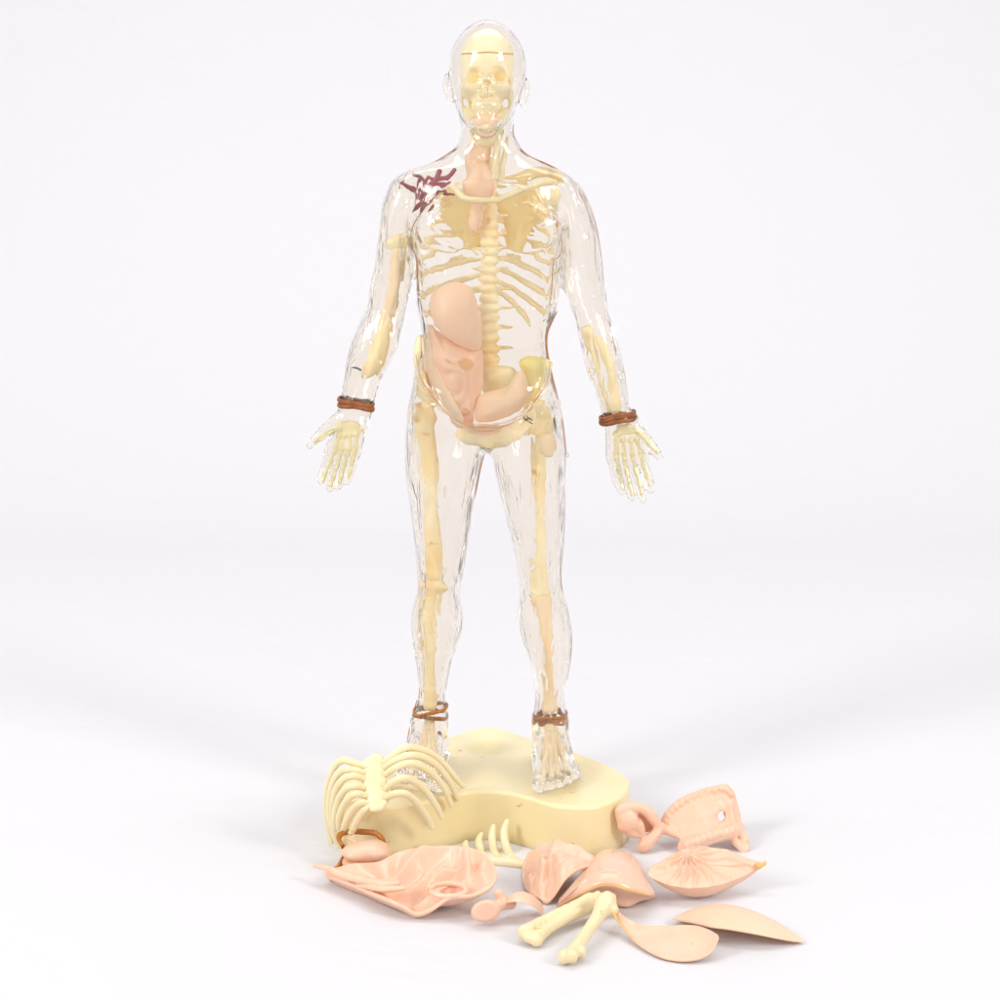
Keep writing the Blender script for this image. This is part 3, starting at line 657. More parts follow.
def rib(side, y0, dx, dy, drop, r=.135):
    """from the spine outwards and down, hugging the back of the chest"""
    x0 = 491+side*4; mb = MB()
    pts = [P(x0, y0, 1.0), P(x0+side*dx*.35, y0+dy*.25, 1.7), P(x0+side*dx*.7, y0+dy*.62, 1.5), P(x0+side*dx*.93, y0+dy*.95, .6), P(x0+side*dx, y0+dy+drop*.5, -.3), P(x0+side*dx*.93, y0+dy+drop, -1.1)]
    tube(mb, pts, [r*.8, r*1.05, r*1.15, r*1.1, r, r*.55], 6, 10, .62, (0, 1, 0)); return mb.build('rib', M['inner3'], FIG)
for (y, dx, dy, dr) in [(196, 42, 6, 8), (208, 50, 9, 9), (220, 56, 13, 10), (232, 60, 17, 10), (244, 61, 21, 10), (256, 60, 26, 10), (268, 57, 31, 8), (280, 52, 34, 6)]: rib(1, y, dx, dy, dr)
mb = MB(); tube(mb, pl([(497, 290, 1.1), (512, 302, 1.5), (526, 318, 1.2), (530, 326, .9)]), [.14, .15, .13, .07], 6, 10, .6); mb.build('rib', M['inner3'], FIG)
for (y, dx, dy, dr) in [(196, 46, 6, 8), (212, 56, 10, 9), (228, 64, 12, 8), (244, 66, 12, 8), (258, 68, 16, 6), (274, 66, 20, 4), (288, 60, 24, 4)]: rib(-1, y, dx, dy, dr)
def flat_piece(name, mat, pts, Y, H=.15, th=.12, parent=None, relief=None, jag=0.0):
    V, F = shell(pl(pts, Y), (0, -1, 0), H, th, 2.0, N=90, M=14, relief=relief, jag=jag); return mesh_obj(name, V, [f[::-1] for f in F], mat, parent or FIG)
flat_piece('shoulder_blade', M['gold'], [(440, 202), (452, 189), (468, 193), (478, 203), (479, 224), (478, 246), (468, 249), (462, 238), (450, 226)], 1.2, .3, .16)
flat_piece('shoulder_blade', M['gold'], [(498, 204), (514, 193), (536, 191), (553, 198), (554, 208), (543, 219), (532, 227), (527, 240), (520, 253), (510, 250), (507, 236), (504, 220)], 1.2, .3, .16)
flat_piece('shoulder_socket', M['inner3'], [(538, 187), (550, 184), (557, 192), (555, 203), (546, 207), (539, 198)], .2, .2, .3)
mb = MB(); tube(mb, pl([(500, 184, .8), (518, 178, .6), (536, 173, .4), (550, 173, .2), (558, 177, 0), (561, 181, 0)]), [.14, .22, .28, .25, .2, .12], 6, 10, .5); mb.build('shoulder_crest', M['gold'], FIG)
mb = MB(); tube(mb, pl([(452, 187, -1.2), (457, 191, -1.4), (463, 198, -1.6), (474, 200, -1.7), (487, 200.5, -1.7), (499, 200, -1.7), (510, 195.5, -1.6), (522, 190, -1.4), (533, 186, -1.1), (544, 183, -.8), (556, 182.5, -.4)]), [.16, .19, .19, .16, .14, .15, .15, .14, .14, .17, .16], 6, 12, .8); mb.build('collarbone', M['inner3'], FIG)

# ------------------------------------------------------------------ organs
gut_rel = lambda p, s: .05*np.sin(vnoise(p[:, 0]*.9, p[:, 1], p[:, 2]*.6, 5)*9+p[:, 0]*1.5)+.05*vnoise(p[:, 0]*2, p[:, 1], p[:, 2]*1.4, 6)
def organ(name, mat, pts, Y, H1, H2, rel=None, e=2.4):
    V, F = lens(pl(pts, Y), (0, -1, 0), H1, -H2, e, relief=rel, N=130, M=34); return mesh_obj(name, V, [f[::-1] for f in F], mat, FIG)
organ('liver', M['liver'], [(429.5, 308), (432, 296), (439, 288), (448, 283), (457, 281.5), (467, 285), (474, 292), (477, 302), (481, 318), (481.5, 338), (479, 350), (468, 349), (456, 344), (444, 335), (434, 322)], -.9, .75, .5, lambda p, s: .03*vnoise(p[:, 0], p[:, 1], p[:, 2], 9))
organ('intestine', M['gut'], [(429, 325), (440, 332), (456, 343), (470, 349), (482, 350), (483, 368), (482, 388), (476, 410), (472, 423), (462, 426), (454, 419), (446, 404), (438, 386), (432, 368), (428, 345)], -.6, .85, .4, gut_rel)
organ('bladder', M['muscle'], [(477, 398), (488, 392), (500, 389), (510, 384), (516, 373), (523, 371), (528, 384), (530, 396), (524, 406), (514, 414), (500, 420), (486, 423), (477, 420)], -.8, .7, .4, lambda p, s: .06*vnoise(p[:, 0]*1.4, p[:, 1], p[:, 2]*1.4, 19))
mb = MB()
for dx in (0, 4.5, 9): tube(mb, pl([(424+dx*.6, 338-dx, -.6), (427+dx*.7, 360, -.9), (433+dx, 384, -1.2), (443+dx, 404, -1.3), (455+dx*.7, 421, -1.2), (462, 428, -.9)]), [.12, .2, .24, .24, .2, .1], 6, 10, .6)
mb.build('side_muscle', M['muscle'], FIG)
mb = MB(); tube(mb, pl([(458, 424, -1.2), (468, 427, -1.4), (484, 428, -1.6), (502, 426, -1.5), (516, 419, -1.3), (527, 408, -1.1)]), [.08, .12, .14, .13, .1, .06], 6, 10, .7)
tube(mb, pl([(470, 431, -1.3), (486, 433, -1.4), (500, 430, -1.3)]), .08, 6, 8); mb.build('belly_ligament', M['liver'], FIG)

# ------------------------------------------------------------------ pelvis
inner_lump('hip_bone', M['yellow'], [(P(538, 366, -.2), (.75, .45, .5)), (P(536, 378, -.1), (.65, .4, .7)), (P(534, 392, 0), (.5, .4, .7)), (P(527, 363, 0), (.45, .35, .35))], k=.3)
inner_lump('hip_bone', M['inner3'], [(P(533, 402, .1), (.38, .4, .7)), (P(531, 416, .2), (.4, .45, .7)), (P(526, 428, .1), (.38, .4, .5))], k=.3)
inner_lump('hip_bone', M['inner3'], [(P(420, 350, -.2), (.3, .3, .8)), (P(421, 366, -.2), (.35, .35, .9)), (P(424, 384, -.1), (.5, .4, .9)), (P(432, 396, 0), (.6, .45, .5))], k=.3)
inner_lump('pubic_bone', M['inner3'], [(P(466, 434, -.6), (.55, .45, .5)), (P(476, 436, -.8), (.55, .4, .5)), (P(489, 440, -.9), (.55, .4, .55)), (P(501, 438, -.8), (.55, .4, .5)), (P(511, 434, -.6), (.6, .4, .45)), (P(487, 431, -.9), (1.2, .35, .35)), (P(521, 430, -.3), (.4, .35, .4))], k=.2)
mb = MB(); tube(mb, pl([(541, 388, -1.4), (535, 401, -1.4), (528, 412, -1.3)]), [.08, .12, .07]); mb.build('groin_cord', M['dirtorange'], FIG)
mb = MB(); tube(mb, pl([(424, 372, -1.3), (430, 388, -1.4), (438, 399, -1.4)]), [.06, .12, .07]); mb.build('groin_cord', M['dirtorange'], FIG)

# ------------------------------------------------------------------ limb bones
def bone(name, mat, pts, rad, Y=0.0, flat=.85, lumps=(), h=.07):
    q = pl(pts, Y); r = np.array(rad, float); A = np.vstack([q]+[np.array(l[0])[None] for l in lumps]) if lumps else q
    m = max(r.max(), max([max(l[1]) for l in lumps], default=0))+.4
    v = Vol(A.min(0)-m, A.max(0)+m, h); v.chain(q, r, .3, flat)
    for c, rr in lumps: v.ell(c, rr, .2)
    V, Q = v.mesh(smooth=1); V = V+(.02*vnoise(V[:, 0]*4, V[:, 1]*4, V[:, 2]*1.5, 8))[:, None]*np.array([1, 0, 0])
    return mesh_obj(name, V, Q, mat, FIG)
bone('upper_arm_bone', M['peachbone'], [(399, 252), (398, 262), (395, 285), (389, 312), (384, 326)], [.42, .38, .33, .28, .26], 0, .8)
bone('upper_arm_bone_head', M['inner3'], [(393, 243), (401, 244), (409, 241)], [.36, .42, .22], 0, .8, [(P(399, 240), (.35, .3, .35)), (P(412, 241), (.3, .3, .3))])
bone('forearm_bone', M['inner2'], [(388, 320), (383, 336), (378, 352), (372, 367), (368, 373)], [.22, .36, .42, .46, .3], -.2, .8)
bone('forearm_bone', M['inner3'], [(588, 332), (592, 350), (598, 372), (604, 394), (608, 410)], [.28, .26, .2, .2, .2], -.3, .8, [(P(587, 331, -.3), (.32, .3, .26))])
bone('forearm_bone', M['inner3'], [(598, 338), (604, 352), (610, 368), (613, 388), (615, 409)], [.16, .24, .24, .22, .26], -.5, .8)
bone('thigh_bone', M['inner2'], [(424, 424), (428, 444), (431, 470), (432, 500), (431.5, 530), (432, 552), (433, 572)], [.48, .48, .43, .37, .37, .46, .54], .1, .75, [(P(416, 412, .1), (.5, .45, .5)), (P(430, 402, .1), (.42, .42, .42)), (P(427, 418, .1), (.5, .4, .5)), (P(427, 574, .1), (.36, .45, .36)), (P(438, 574, .1), (.34, .45, .34))])
bone('shin_bone', M['inner2'], [(433, 586), (432, 606), (431, 630), (431, 656), (431, 682), (431, 702)], [.54, .42, .34, .29, .28, .38], .1, .8, [(P(425, 585, .1), (.36, .42, .25)), (P(440, 585, .1), (.36, .42, .25)), (P(431, 706, .1), (.42, .4, .3))])
bone('thigh_bone', M['inner2'], [(540, 424), (539, 446), (539, 470), (539.5, 490), (540, 510), (540, 540), (540, 570), (541, 588)], [.44, .42, .36, .28, .18, .28, .42, .50], .1, .75, [(P(545, 414, .1), (.42, .4, .42)), (P(541, 407, .1), (.42, .4, .4)), (P(551, 425, .1), (.3, .3, .4)), (P(535, 592, .1), (.34, .4, .25)), (P(546, 592, .1), (.34, .4, .25))])
bone('muscle_stub', M['peachbone'], [(547, 440), (548, 446), (548, 452)], [.42, .40, .3], -.9, .6)
bone('shin_bone', M['peachbone'], [(542, 600), (546, 620), (548, 645), (549, 668), (550, 690), (550, 706)], [.55, .42, .32, .26, .28, .38], .1, .8, [(P(536, 600, .1), (.3, .4, .22)), (P(549, 600, .1), (.3, .4, .22)), (P(550, 710, .1), (.4, .4, .3))])
bone('calf_bone', M['inner3'], [(422, 590), (420, 620), (421, 655), (423, 690)], [.16, .12, .12, .15], .5, 1)
for (a, toes) in (((431, 716), [(436, 778), (428, 778), (420, 776), (412, 774)]), ((550, 716), [(543, 778), (551, 778), (558, 776), (565, 772)])):
    mb = MB(); A = P(*a, 0)
    for x, y in toes:
        t = G(x, y, ZB+.75); tube(mb, [A*.92+t*.08+[0, -.2, 0], A*.55+t*.45+[0, -.1, .05], t], [.24, .15, .13], 5, 10)
    mb.build('foot_bones', M['peachbone'], FIG)
def hand_bones(fingers, thumb, carp):
    v = Vol(P(min(c[0] for c in fingers+[thumb] for c in c)-8, 506, -.9)*[1, 0, 1]+[0, -1.9, 0], P(max(c[0] for c in fingers+[thumb] for c in c)+8, 416, -.9)*[1, 0, 1]+[0, .2, 0], .05)
    for x, y, r in carp: v.ell(P(x, y, -.85), (r, r*.6, r*.8), .12)
    for f in fingers+[thumb]:
        for i in range(len(f)-1):
            a, b = P(*f[i], -.9-.08*i), P(*f[i+1], -.98-.08*i); r0 = .165-.018*i
            v.seg(a*.82+b*.18, a*.18+b*.82, r0*.7, r0*.7, .06); v.ell(a*.86+b*.14, (r0,)*3, .08); v.ell(a*.14+b*.86, (r0*.95,)*3, .08)
    V, Q = v.mesh(smooth=1); mesh_obj('hand_bones', V, Q, M['handbone'], FIG)
hand_bones([[(340, 432), (335, 450), (330, 463), (325, 474), (322, 481)], [(345, 432), (341, 452), (337, 466), (333, 478), (330, 487)], [(351, 431), (348, 452), (344, 466), (341, 478), (339, 484)], [(357, 431), (355, 450), (352, 462), (350, 472), (348, 478)]],
           [(340, 427), (330, 432), (322, 438), (315, 443)], [(342, 425, .26), (349, 424, .26), (356, 425, .26), (346, 429, .24), (353, 430, .24), (361, 430, .16)])
hand_bones([[(617, 438), (616, 456), (619, 470), (622, 482), (624, 490)], [(623, 437), (624, 457), (627, 472), (630, 485), (633, 496)], [(630, 437), (633, 457), (636, 471), (640, 484), (642, 495)], [(636, 436), (641, 454), (644, 466), (647, 476), (650, 486)]],
           [(638, 431), (645, 438), (652, 446), (658, 453)], [(617, 434, .24), (623, 431, .26), (630, 431, .26), (636, 430, .24), (620, 427, .22), (628, 426, .22)])

# ------------------------------------------------------------------ vessels at the shoulder, pin, fibres
mb = MB()
for pts, r in (([(401, 183), (407, 186), (413, 189), (418, 193), (422, 201), (420, 206)], [.12, .17, .18, .2, .26, .16]), ([(420, 176), (419, 183), (419, 190), (421, 196)], [.1, .14, .15, .18]), ([(413, 175), (420, 177), (424, 181)], [.09, .12, .1]),
               ([(421, 199), (427, 192), (431, 186), (436, 180), (440, 171)], [.26, .24, .22, .2, .16]), ([(428, 177), (434, 180), (440, 179), (449, 177), (455, 170)], [.1, .14, .16, .16, .13]), ([(427, 191), (425, 184), (428, 178)], [.14, .14, .1]),
               ([(436, 184), (444, 184), (450, 181)], [.14, .13, .08]), ([(401, 183), (401, 188)], [.12, .07]), ([(401, 183), (404, 179)], [.1, .06]), ([(441, 192), (448, 195), (454, 196)], [.12, .16, .1])):
    tube(mb, pl(pts, -.55), [q*.72 for q in r], 5, 10, .8, wob=.05)
mb.build('blood_vessel', M['vein'], FIG)
mb = MB(); tube(mb, pl([(414, 212, -1.1), (419, 205, -1.2), (425, 199, -1.25)]), [.05, .10, .07], 5, 10, .6); mb.build('blood_vessel', M['artery'], FIG)
mb = MB(); tube(mb, pl([(418, 215, -1.0), (420, 212, -1.0), (427, 205, -1.05), (433, 198, -1.05), (439, 191, -1.0)]), [.09, .12, .19, .19, .12], 5, 10, .7); mb.build('blood_vessel', M['artery'], FIG)
mb = MB(); tube(mb, pl([(354, 367.5, -.4), (357, 368, -.4), (360.5, 369.5, -.4)]), [.05, .06, .05]); mb.build('metal_pin', M['metal'], FIG)
mb = MB(); tube(mb, pl([(523, 417, -1.6), (526, 419.5, -1.6), (530, 418, -1.6)]), .035, 6, 8); tube(mb, pl([(524, 420, -1.6), (528, 421, -1.6), (532, 424, -1.6)]), .03, 6, 8); tube(mb, pl([(527, 416.5, -1.6), (531, 420, -1.6)]), .03, 4, 8); mb.build('dark_fibre', M['hair'], FIG)
for x, y, Y, r in ((592, 372, -1.3, .2), (621, 376, -1.0, .2), (557, 404, -1.0, .22), (567, 455, 0, .12)): inner_lump('glue_spot', M['clear'], [(P(x, y, Y), (r, .12, r*1.2))], .05)

# ------------------------------------------------------------------ rubber bands round the limbs
def band(name, c, ax, ay, rows, mat, label, group=None, Y=0.0, wx=1.0, wz=1.4):
    """loops (height offset, tilt, phase) round a limb whose centre is pixel c; ax, ay half-widths in cm"""
    mb = MB(); C = P(*c, Y)
    for dz, tilt, ph, fat in rows:
        pts = []
        for a in np.linspace(0, 2*math.pi, 22, endpoint=False):
            pts.append(C+np.array([ax*math.cos(a), ay*math.sin(a), dz+tilt*math.cos(a+ph)+.04*math.sin(3*a+ph)]))
        tube(mb, pts, fat*.85, 3, 10, wz, (0, 0, 1), True, .06)
    o = mb.build(name, mat, None); return tag(o, label, 'rubber band', group)
GRP = 'rubber bands tying the limbs of the clear man'
band('rubber_band', (356, 405), .90, .76, [(.17, -.16, .2, .095), (-.10, -.13, -.3, .10), (.04, -.26, 0, .08)], M['rubber2'], 'brown rubber band round the wrist of the hand whose thumb points left', GRP, -.7)
band('rubber_band', (617.5, 417.5), .90, .76, [(.13, .17, .2, .09), (-.13, .15, -.3, .095), (.0, .22, .3, .08)], M['rubber2'], 'dark brown rubber band round the wrist of the hand whose thumb points right', GRP, -.75)
band('rubber_band', (430.5, 712), .90, 1.0, [(.13, .22, .2, .085), (-.12, -.10, -.3, .085), (-.05, -.16, .4, .075)], M['rubber'], 'amber rubber band crossing itself round the ankle behind the loose rib cage', GRP, -.05)
band('rubber_band', (550, 717), .88, 1.0, [(.12, .06, .2, .105), (-.16, .03, -.3, .085), (-.02, .08, .4, .07)], M['rubber'], 'amber rubber band round the ankle above the fully visible toes', GRP, -.05)

# ------------------------------------------------------------------ loose rib cage leaning on the base
RC = empty('rib_cage', G(378, 850, 0), 'loose pale cream rib cage front leaning against the corner of the base', 'model rib cage')
ys = -9.0
def RP(px, py, Y): return P(px, py, Y)
sec = []
for (y, l, r, Y) in [(753.5, 373, 379, -7.6), (757, 368, 383, -7.68), (762, 361.5, 386, -7.75), (770, 361, 386, -7.95), (782, 362, 386.5, -8.25), (794, 364, 388, -8.55), (803, 367, 388, -8.8), (811, 370, 382, -9.0)]:
    a, b = RP(l, y, Y), RP(r, y, Y); m = (a+b)/2
    sec.append([a, m+[0, -.14, 0]+(a-m)*.5, m+[0, -.17, 0], m+[0, -.14, 0]+(b-m)*.5, b, m+[0, .14, 0]+(b-m)*.5, m+[0, .16, 0], m+[0, .14, 0]+(a-m)*.5])
V, F = loft(sec); mesh_obj('sternum', V, F, M['ribs'], RC)
inner = [(P(384, 803, -9.0), (.17, .15, .17)), (P(374, 809, -9.1), (.2, .15, .15)), (P(379, 808, -9.1), (.24, .14, .15))]
def blob(name, mat, items, parent, h=.05, k=.2):
    A = np.array([c for c, *_ in items]); R = max(max(np.atleast_1d(r)) for _, r, *_ in items)+.3
    v = Vol(A.min(0)-R, A.max(0)+R, h)
    for c, r, *rest in items: v.ell(c, r, k)
    V, Q = v.mesh(smooth=1); return mesh_obj(name, V, Q, mat, parent)
blob('sternum_tip', M['ribs'], inner, RC)
Lr = [[(383, 763, -7.8), (392, 756, -8.0), (403, 748.5, -8.0), (413, 747.5, -7.6), (430, 753, -6.8), (444, 764, -5.9), (454, 776, -5.3), (463, 786.5, -4.75)],
      [(384, 768, -7.9), (394, 761, -8.2), (406, 756, -8.2), (419, 756, -7.7), (434, 763, -6.9), (446, 776, -6.1), (453, 788, -5.6), (458, 799, -5.25)],
      [(385, 775, -8.1), (395, 768, -8.5), (407, 763.5, -8.4), (420, 765.5, -7.9), (434, 775, -7.1), (444, 788, -6.4), (448, 797, -6.1), (451.5, 806, -5.9)],
      [(385.5, 789, -8.5), (393, 782, -8.8), (403, 778, -8.8), (414, 781, -8.3), (426, 791, -7.6), (435, 804, -7.1), (439, 811, -6.9), (442, 818, -6.8)],
      [(386, 798, -8.7), (394, 794, -9.1), (404, 793.5, -9.1), (413, 799, -8.6), (421, 809, -8.1), (427, 818, -7.7), (430, 824, -7.5), (432, 828, -7.4)],
      [(366, 767, -7.9), (356, 764, -8.0), (344, 760, -7.8), (335, 766, -7.3), (328, 783, -6.5), (325.5, 805, -5.8), (328, 828, -5.4), (333, 847, -5.2)],
      [(364, 773, -8.1), (354, 770, -8.3), (343, 770, -8.1), (335, 778, -7.6), (330, 795, -6.9), (329, 812, -6.4), (331, 826, -6.2), (334, 838, -6.0)],
      [(364, 779, -8.2), (354, 776, -8.5), (344, 779, -8.3), (337, 788, -7.9), (333, 803, -7.3), (333, 820, -6.7), (335, 836, -6.2), (339, 849, -5.9)],
      [(364, 788, -8.4), (355, 786, -8.8), (346, 789, -8.6), (340, 797, -8.2), (336, 810, -7.7), (335, 818, -7.5), (335, 824, -7.3), (335.5, 829, -7.2)],
      [(366, 796, -8.6), (357, 794, -9.0), (349, 798, -8.8), (343.5, 806, -8.4), (340, 815, -8.1), (339, 821, -7.9), (339, 825, -7.8), (339, 829, -7.7)],
      [(367, 803, -8.8), (360, 803, -9.0), (353, 809, -8.7), (348, 818, -8.3), (345, 825, -8.1), (344, 829, -8.0), (343.5, 831, -7.9), (343, 833, -7.9)],
      [(368, 807, -8.9), (364, 810, -8.9), (359, 817, -8.6), (355, 825, -8.3), (353, 829, -8.2), (352, 831, -8.1), (351, 833, -8.1), (351, 834, -8.1)]]
for r in Lr:
    mb = MB(); tube(mb, [RP(*p) for p in r], [.165, .185, .19, .19, .185, .175, .165, .13], 6, 12, .75, (0, 1, 0)); mb.build('rib', M['ribs'], RC)
for r in [[(392, 789, -8.0), (402, 787, -7.4), (415, 788, -6.6), (430, 793, -5.9)], [(372, 793, -7.9), (366, 806, -7.3), (362, 820, -6.9)]]:
    mb = MB(); tube(mb, [RP(*p) for p in r], [.10, .12, .11, .08][:len(r)], 6, 10, .75, (0, 1, 0)); mb.build('rib', M['ribs'], RC)

# small comb of ribs
SR = empty('rib_comb', G(500, 862, 0), 'small loose cream comb of four rib tips leaning on the front of the base', 'model ribs')
mb = MB(); tube(mb, [G(470, 854, .15), G(482, 859, .15), G(497, 861.5, .15), G(512, 863, .15), G(525, 865, .15)], [.13, .19, .22, .23, .18], 6, 12); mb.build('rib_strip', M['ribs'], SR)
for pts in [[(520, 862.5, -6.8), (512, 858, -6.9), (506, 846, -6.6), (504, 832, -6.2), (507, 821, -5.9)], [(505, 861, -6.6), (497, 856, -6.7), (493, 845, -6.4), (492, 835, -6.2), (493.5, 826, -6.0)], [(491, 860, -6.4), (483, 855, -6.5), (480, 847, -6.3), (479, 840, -6.1), (481.5, 834, -6.0)], [(474, 855, -6.2), (469, 852, -6.2), (466, 848, -6.1), (465, 845, -6.1), (466, 842, -6.0)]]:
    q = [P(a, b, c) for a, b, c in pts]; q[0] = G(pts[0][0], pts[0][1], .2)
    mb = MB(); tube(mb, q, [.19, .27, .28, .26, .16], 6, 12, .75, (0, 1, 0)); mb.build('rib', M['ribs'], SR)

# ------------------------------------------------------------------ loose pink organ halves
def loose(name, V, F, mat, label, cat, flip=False):
    if flip: F = [f[::-1] for f in F]
    return tag(mesh_obj(name, V, F, mat, None), label, cat)
# wide bowl with two points and folds inside
def bowl_rel(p, s):
    r = .22*np.exp(-((vnoise(p[:, 0]*.7, p[:, 1]*.7, 0*p[:, 0], 21))/.16)**2)+.10*vnoise(p[:, 0]*2.2, p[:, 1]*2.2, 0*p[:, 0], 22)
    def ridge(a, b, w, h):
        A, B = G(*a, .6)[:2], G(*b, .6)[:2]; d = B-A; t = np.clip(((p[:, :2]-A)@d)/(d@d), 0, 1); return h*np.exp(-((np.linalg.norm(p[:, :2]-A-t[:, None]*d, axis=1))/w)**2)
    r = r+ridge((385, 884), (452, 868), .35, .55)+ridge((380, 892), (445, 880), .25, .3)+ridge((462, 858), (468, 888), .22, .4)
    c = G(448, 889, .6); q = ((p[:, 0]-c[0])/.95)**2+((p[:, 1]-c[1])/.62)**2
    return r+.5*np.exp(-((np.sqrt(q)-1)/.24)**2)
O = [(327, 874, .5), (352, 866, .7), (378, 864, 1.0), (402, 853, 1.55), (430, 849, 1.85), (455, 848, 2.0), (476, 852, 1.95), (491, 864, 1.8), (495, 878, 1.55), (488, 889, 1.3), (472, 896, 1.1), (458, 897, 1.1), (447, 899, 1.05), (438, 905, .8), (428, 911, .5), (416, 914, .35), (405, 908, .6), (390, 901, .8), (370, 893, .7), (352, 885, .65), (338, 880, .55)]
V, F = shell([G(x, y, z) for x, y, z in O], (0, 0, 1), -.98, .22, 3.0, relief=bowl_rel, relief2=None, N=220, M=60)
bw = empty('organ_bowl', G(435, 900, 0), 'large pale pink hollow trunk organ half, bowl of folds with long pointed end at left', 'model organ')
V[:, 2] = np.maximum(V[:, 2], .01)
mesh_obj('bowl_wall', V, F, M['pink'], bw)
mb = MB()
tube(mb, [G(314, 866, .9), G(326, 868, .95), G(342, 874, .95), G(362, 880, 1.0), (G(384, 884, 1.1)), G(398, 883, 1.15)], [.10, .17, .24, .26, .27, .2], 6, 14, .7, (0, 0, 1))
tube(mb, [G(353, 886, .6), G(366, 886, .85), G(384, 889, 1.0), G(404, 888, 1.1)], [.1, .2, .24, .16], 6, 14, .7, (0, 0, 1)); mb.build('muscle_strand', M['pink'], bw)
mb = MB(); tube(mb, [G(430, 890, 1.0)+[0, 0, .05]]+[G(430+18*(1-math.cos(a))*1.0, 890-6.5*math.sin(a), 1.15) for a in np.linspace(.3, 2*math.pi-.3, 12)], .13, 4, 10); mb.build('bowel_ring', M['pink'], bw)
# kidney lump in two halves
kd = empty('kidney', G(362, 878, 0), 'smooth rounded pink kidney lump in two halves beside the loose rubber band', 'model kidney')
def lump(items, name, parent, mat, h=.05, k=.3, cut=None):
    A = np.array([c for c, *_ in items]); R = max(max(r) for _, r, *_ in items)+.35; v = Vol(A.min(0)-R, A.max(0)+R, h)
    for c, r, *rest in items: v.ell(c, r, k, 'add', *(rest[:2]))
    if cut is not None: v.F = np.maximum(v.F, (cut*v.ax[2][None, None, :]-(cut*cut_z)).astype(np.float32))
    V, Q = v.mesh(smooth=1); V = V+(.03*vnoise(V[:, 0]*2, V[:, 1]*2, V[:, 2]*2, 31))[:, None]; return mesh_obj(name, V, Q, mat, parent)
b0 = G(366, 873, .0)
lump([(b0+[-.42, .1, 1.02], (.78, .80, .44)), (b0+[.42, .15, 1.08], (.84, .80, .50), -.2), (b0+[.15, .3, 1.0], (.9, .8, .42))], 'upper_half', kd, M['pink'])
lump([(b0+[-.3, .2, .48], (.98, .85, .46)), (b0+[.55, .15, .52], (.72, .78, .46)), (b0+[1.1, .2, .62], (.28, .3, .2))], 'lower_half', kd, M['pink'])
mb = MB(); tube(mb, [b0+[.06+1.18*math.cos(a), .18+.82*math.sin(a), .74+.06*math.cos(a)] for a in np.linspace(0, 2*math.pi, 20, endpoint=False)], .035, 3, 8, closed=True); mb.build('join_line', M['dirtorange'], kd)
# loose band caught round it
mb = MB(); q = [(342, 845, 1.3), (338.5, 838, 1.5), (343, 833, 1.6), (353, 831.5, 1.62), (366, 832, 1.62), (376, 833.5, 1.6), (381, 838, 1.45), (383, 844, 1.1)]
tube(mb, [G(x, y, z)+[0, 0, 0] for x, y, z in q]+[G(382, 851, .6), G(370, 862, .12), G(352, 872, .1), G(340, 878, .12), G(333.5, 878.5, .14), G(332, 874, .2), G(336, 869, .28), G(340, 864, .5), G(345, 852, .9)], [.10]*8+[.09]*4+[.13, .12, .13, .1, .08], 5, 10, 1.5, (0, 1, 0), True, .05)
tag(mb.build('rubber_band', M['rubber'], None), 'loose amber rubber band on the paper between rib cage and kidney lump', 'rubber band')
mb = MB(); tube(mb, [G(346, 838, 1.45), G(353, 841, 1.4), G(362, 846, 1.3)], [.06, .1, .1], 5, 10); mb.build('vessel_stub', M['pink'], kd)
mb = MB(); tube(mb, [G(393, 852, .18), G(408, 849.5, .25), G(428, 845.5, .4)], [.10, .07, .05], 6, 10, .6, (0, 0, 1)); tag(mb.build('organ_sliver', M['pink'], None), 'thin pale pink strip lying along the foot of the cream base', 'model part')
# disc with a saddle-shaped strap
dk = empty('bladder_piece', G(500, 915, 0), 'small pink piece with a round disc, a short stem and a curved strap', 'model organ')
v = Vol(G(470, 925, 0)-[.3, .6, .1], G(546, 893, 0)+[.6, 1.0, 2.0], .045)
v.ell(G(486, 911, .78), (.70, .42, .60), .15, 'add', .25, .5)
v.chain([G(493, 909, .7), G(502, 904, .75), G(510, 903, .75)], [.3, .26, .3], .2)
v.chain([G(503, 902, .9), G(500, 896, 1.15), G(498.5, 893, 1.3)], [.24, .2, .2], .15)
V, Q = v.mesh(smooth=1); mesh_obj('disc_and_stem', V, Q, M['pink'], dk)
sec = []
for x, y, z, w in [(507, 901, .95, .2), (514, 897, 1.15, .45), (522, 896, 1.15, .6), (531, 899, .95, .62), (539, 905, .55, .5), (543, 911, .2, .3)]:
    c = G(x, y, z); sec.append([c+[0, -w, -.12*w], c+[.02, -w*.5, .08], c+[.03, 0, .12], c+[.02, w*.5, .10], c+[0, w, -.1], c+[-.04, w*.5, -.05], c+[-.05, 0, -.03], c+[-.04, -w*.5, -.06]])
V, F = loft(sec); mesh_obj('strap', V, F, M['pink'], dk)
# coiled intestine half
def coil(p, s):
    a = vnoise(p[:, 0]*.8, p[:, 1]*.6, 0*p[:, 0], 41)*5; u = p[:, 0]*3.4+p[:, 1]*1.5+a
    return .25*np.sin(u)+.05*np.sin(p[:, 0]*9-p[:, 1]*3+a*2)+.03*vnoise(p[:, 0]*4, p[:, 1]*4, 0*p[:, 0], 42)
O = [(523, 868, .25), (528, 857, .5), (540, 852, .9), (555, 850, 1.1), (572, 852, 1.2), (588, 858, 1.15), (603, 864, 1.0), (590, 866, 1.45), (577, 870, 1.5), (566, 878, 1.25), (559, 888, .8), (553, 897, .35), (547, 902, .15), (540, 897, .3), (531, 892, .3), (525, 884, .2)]
V, F = shell([G(x, y, z) for x, y, z in O], (0, -.1, 1), .85, .2, 2.2, center=G(552, 868, 1.0), relief=coil, N=220, M=60)
loose('intestine_piece', V, F, M['pink'], 'coiled pink intestine half with open underside beside the small rib comb', 'model organ')
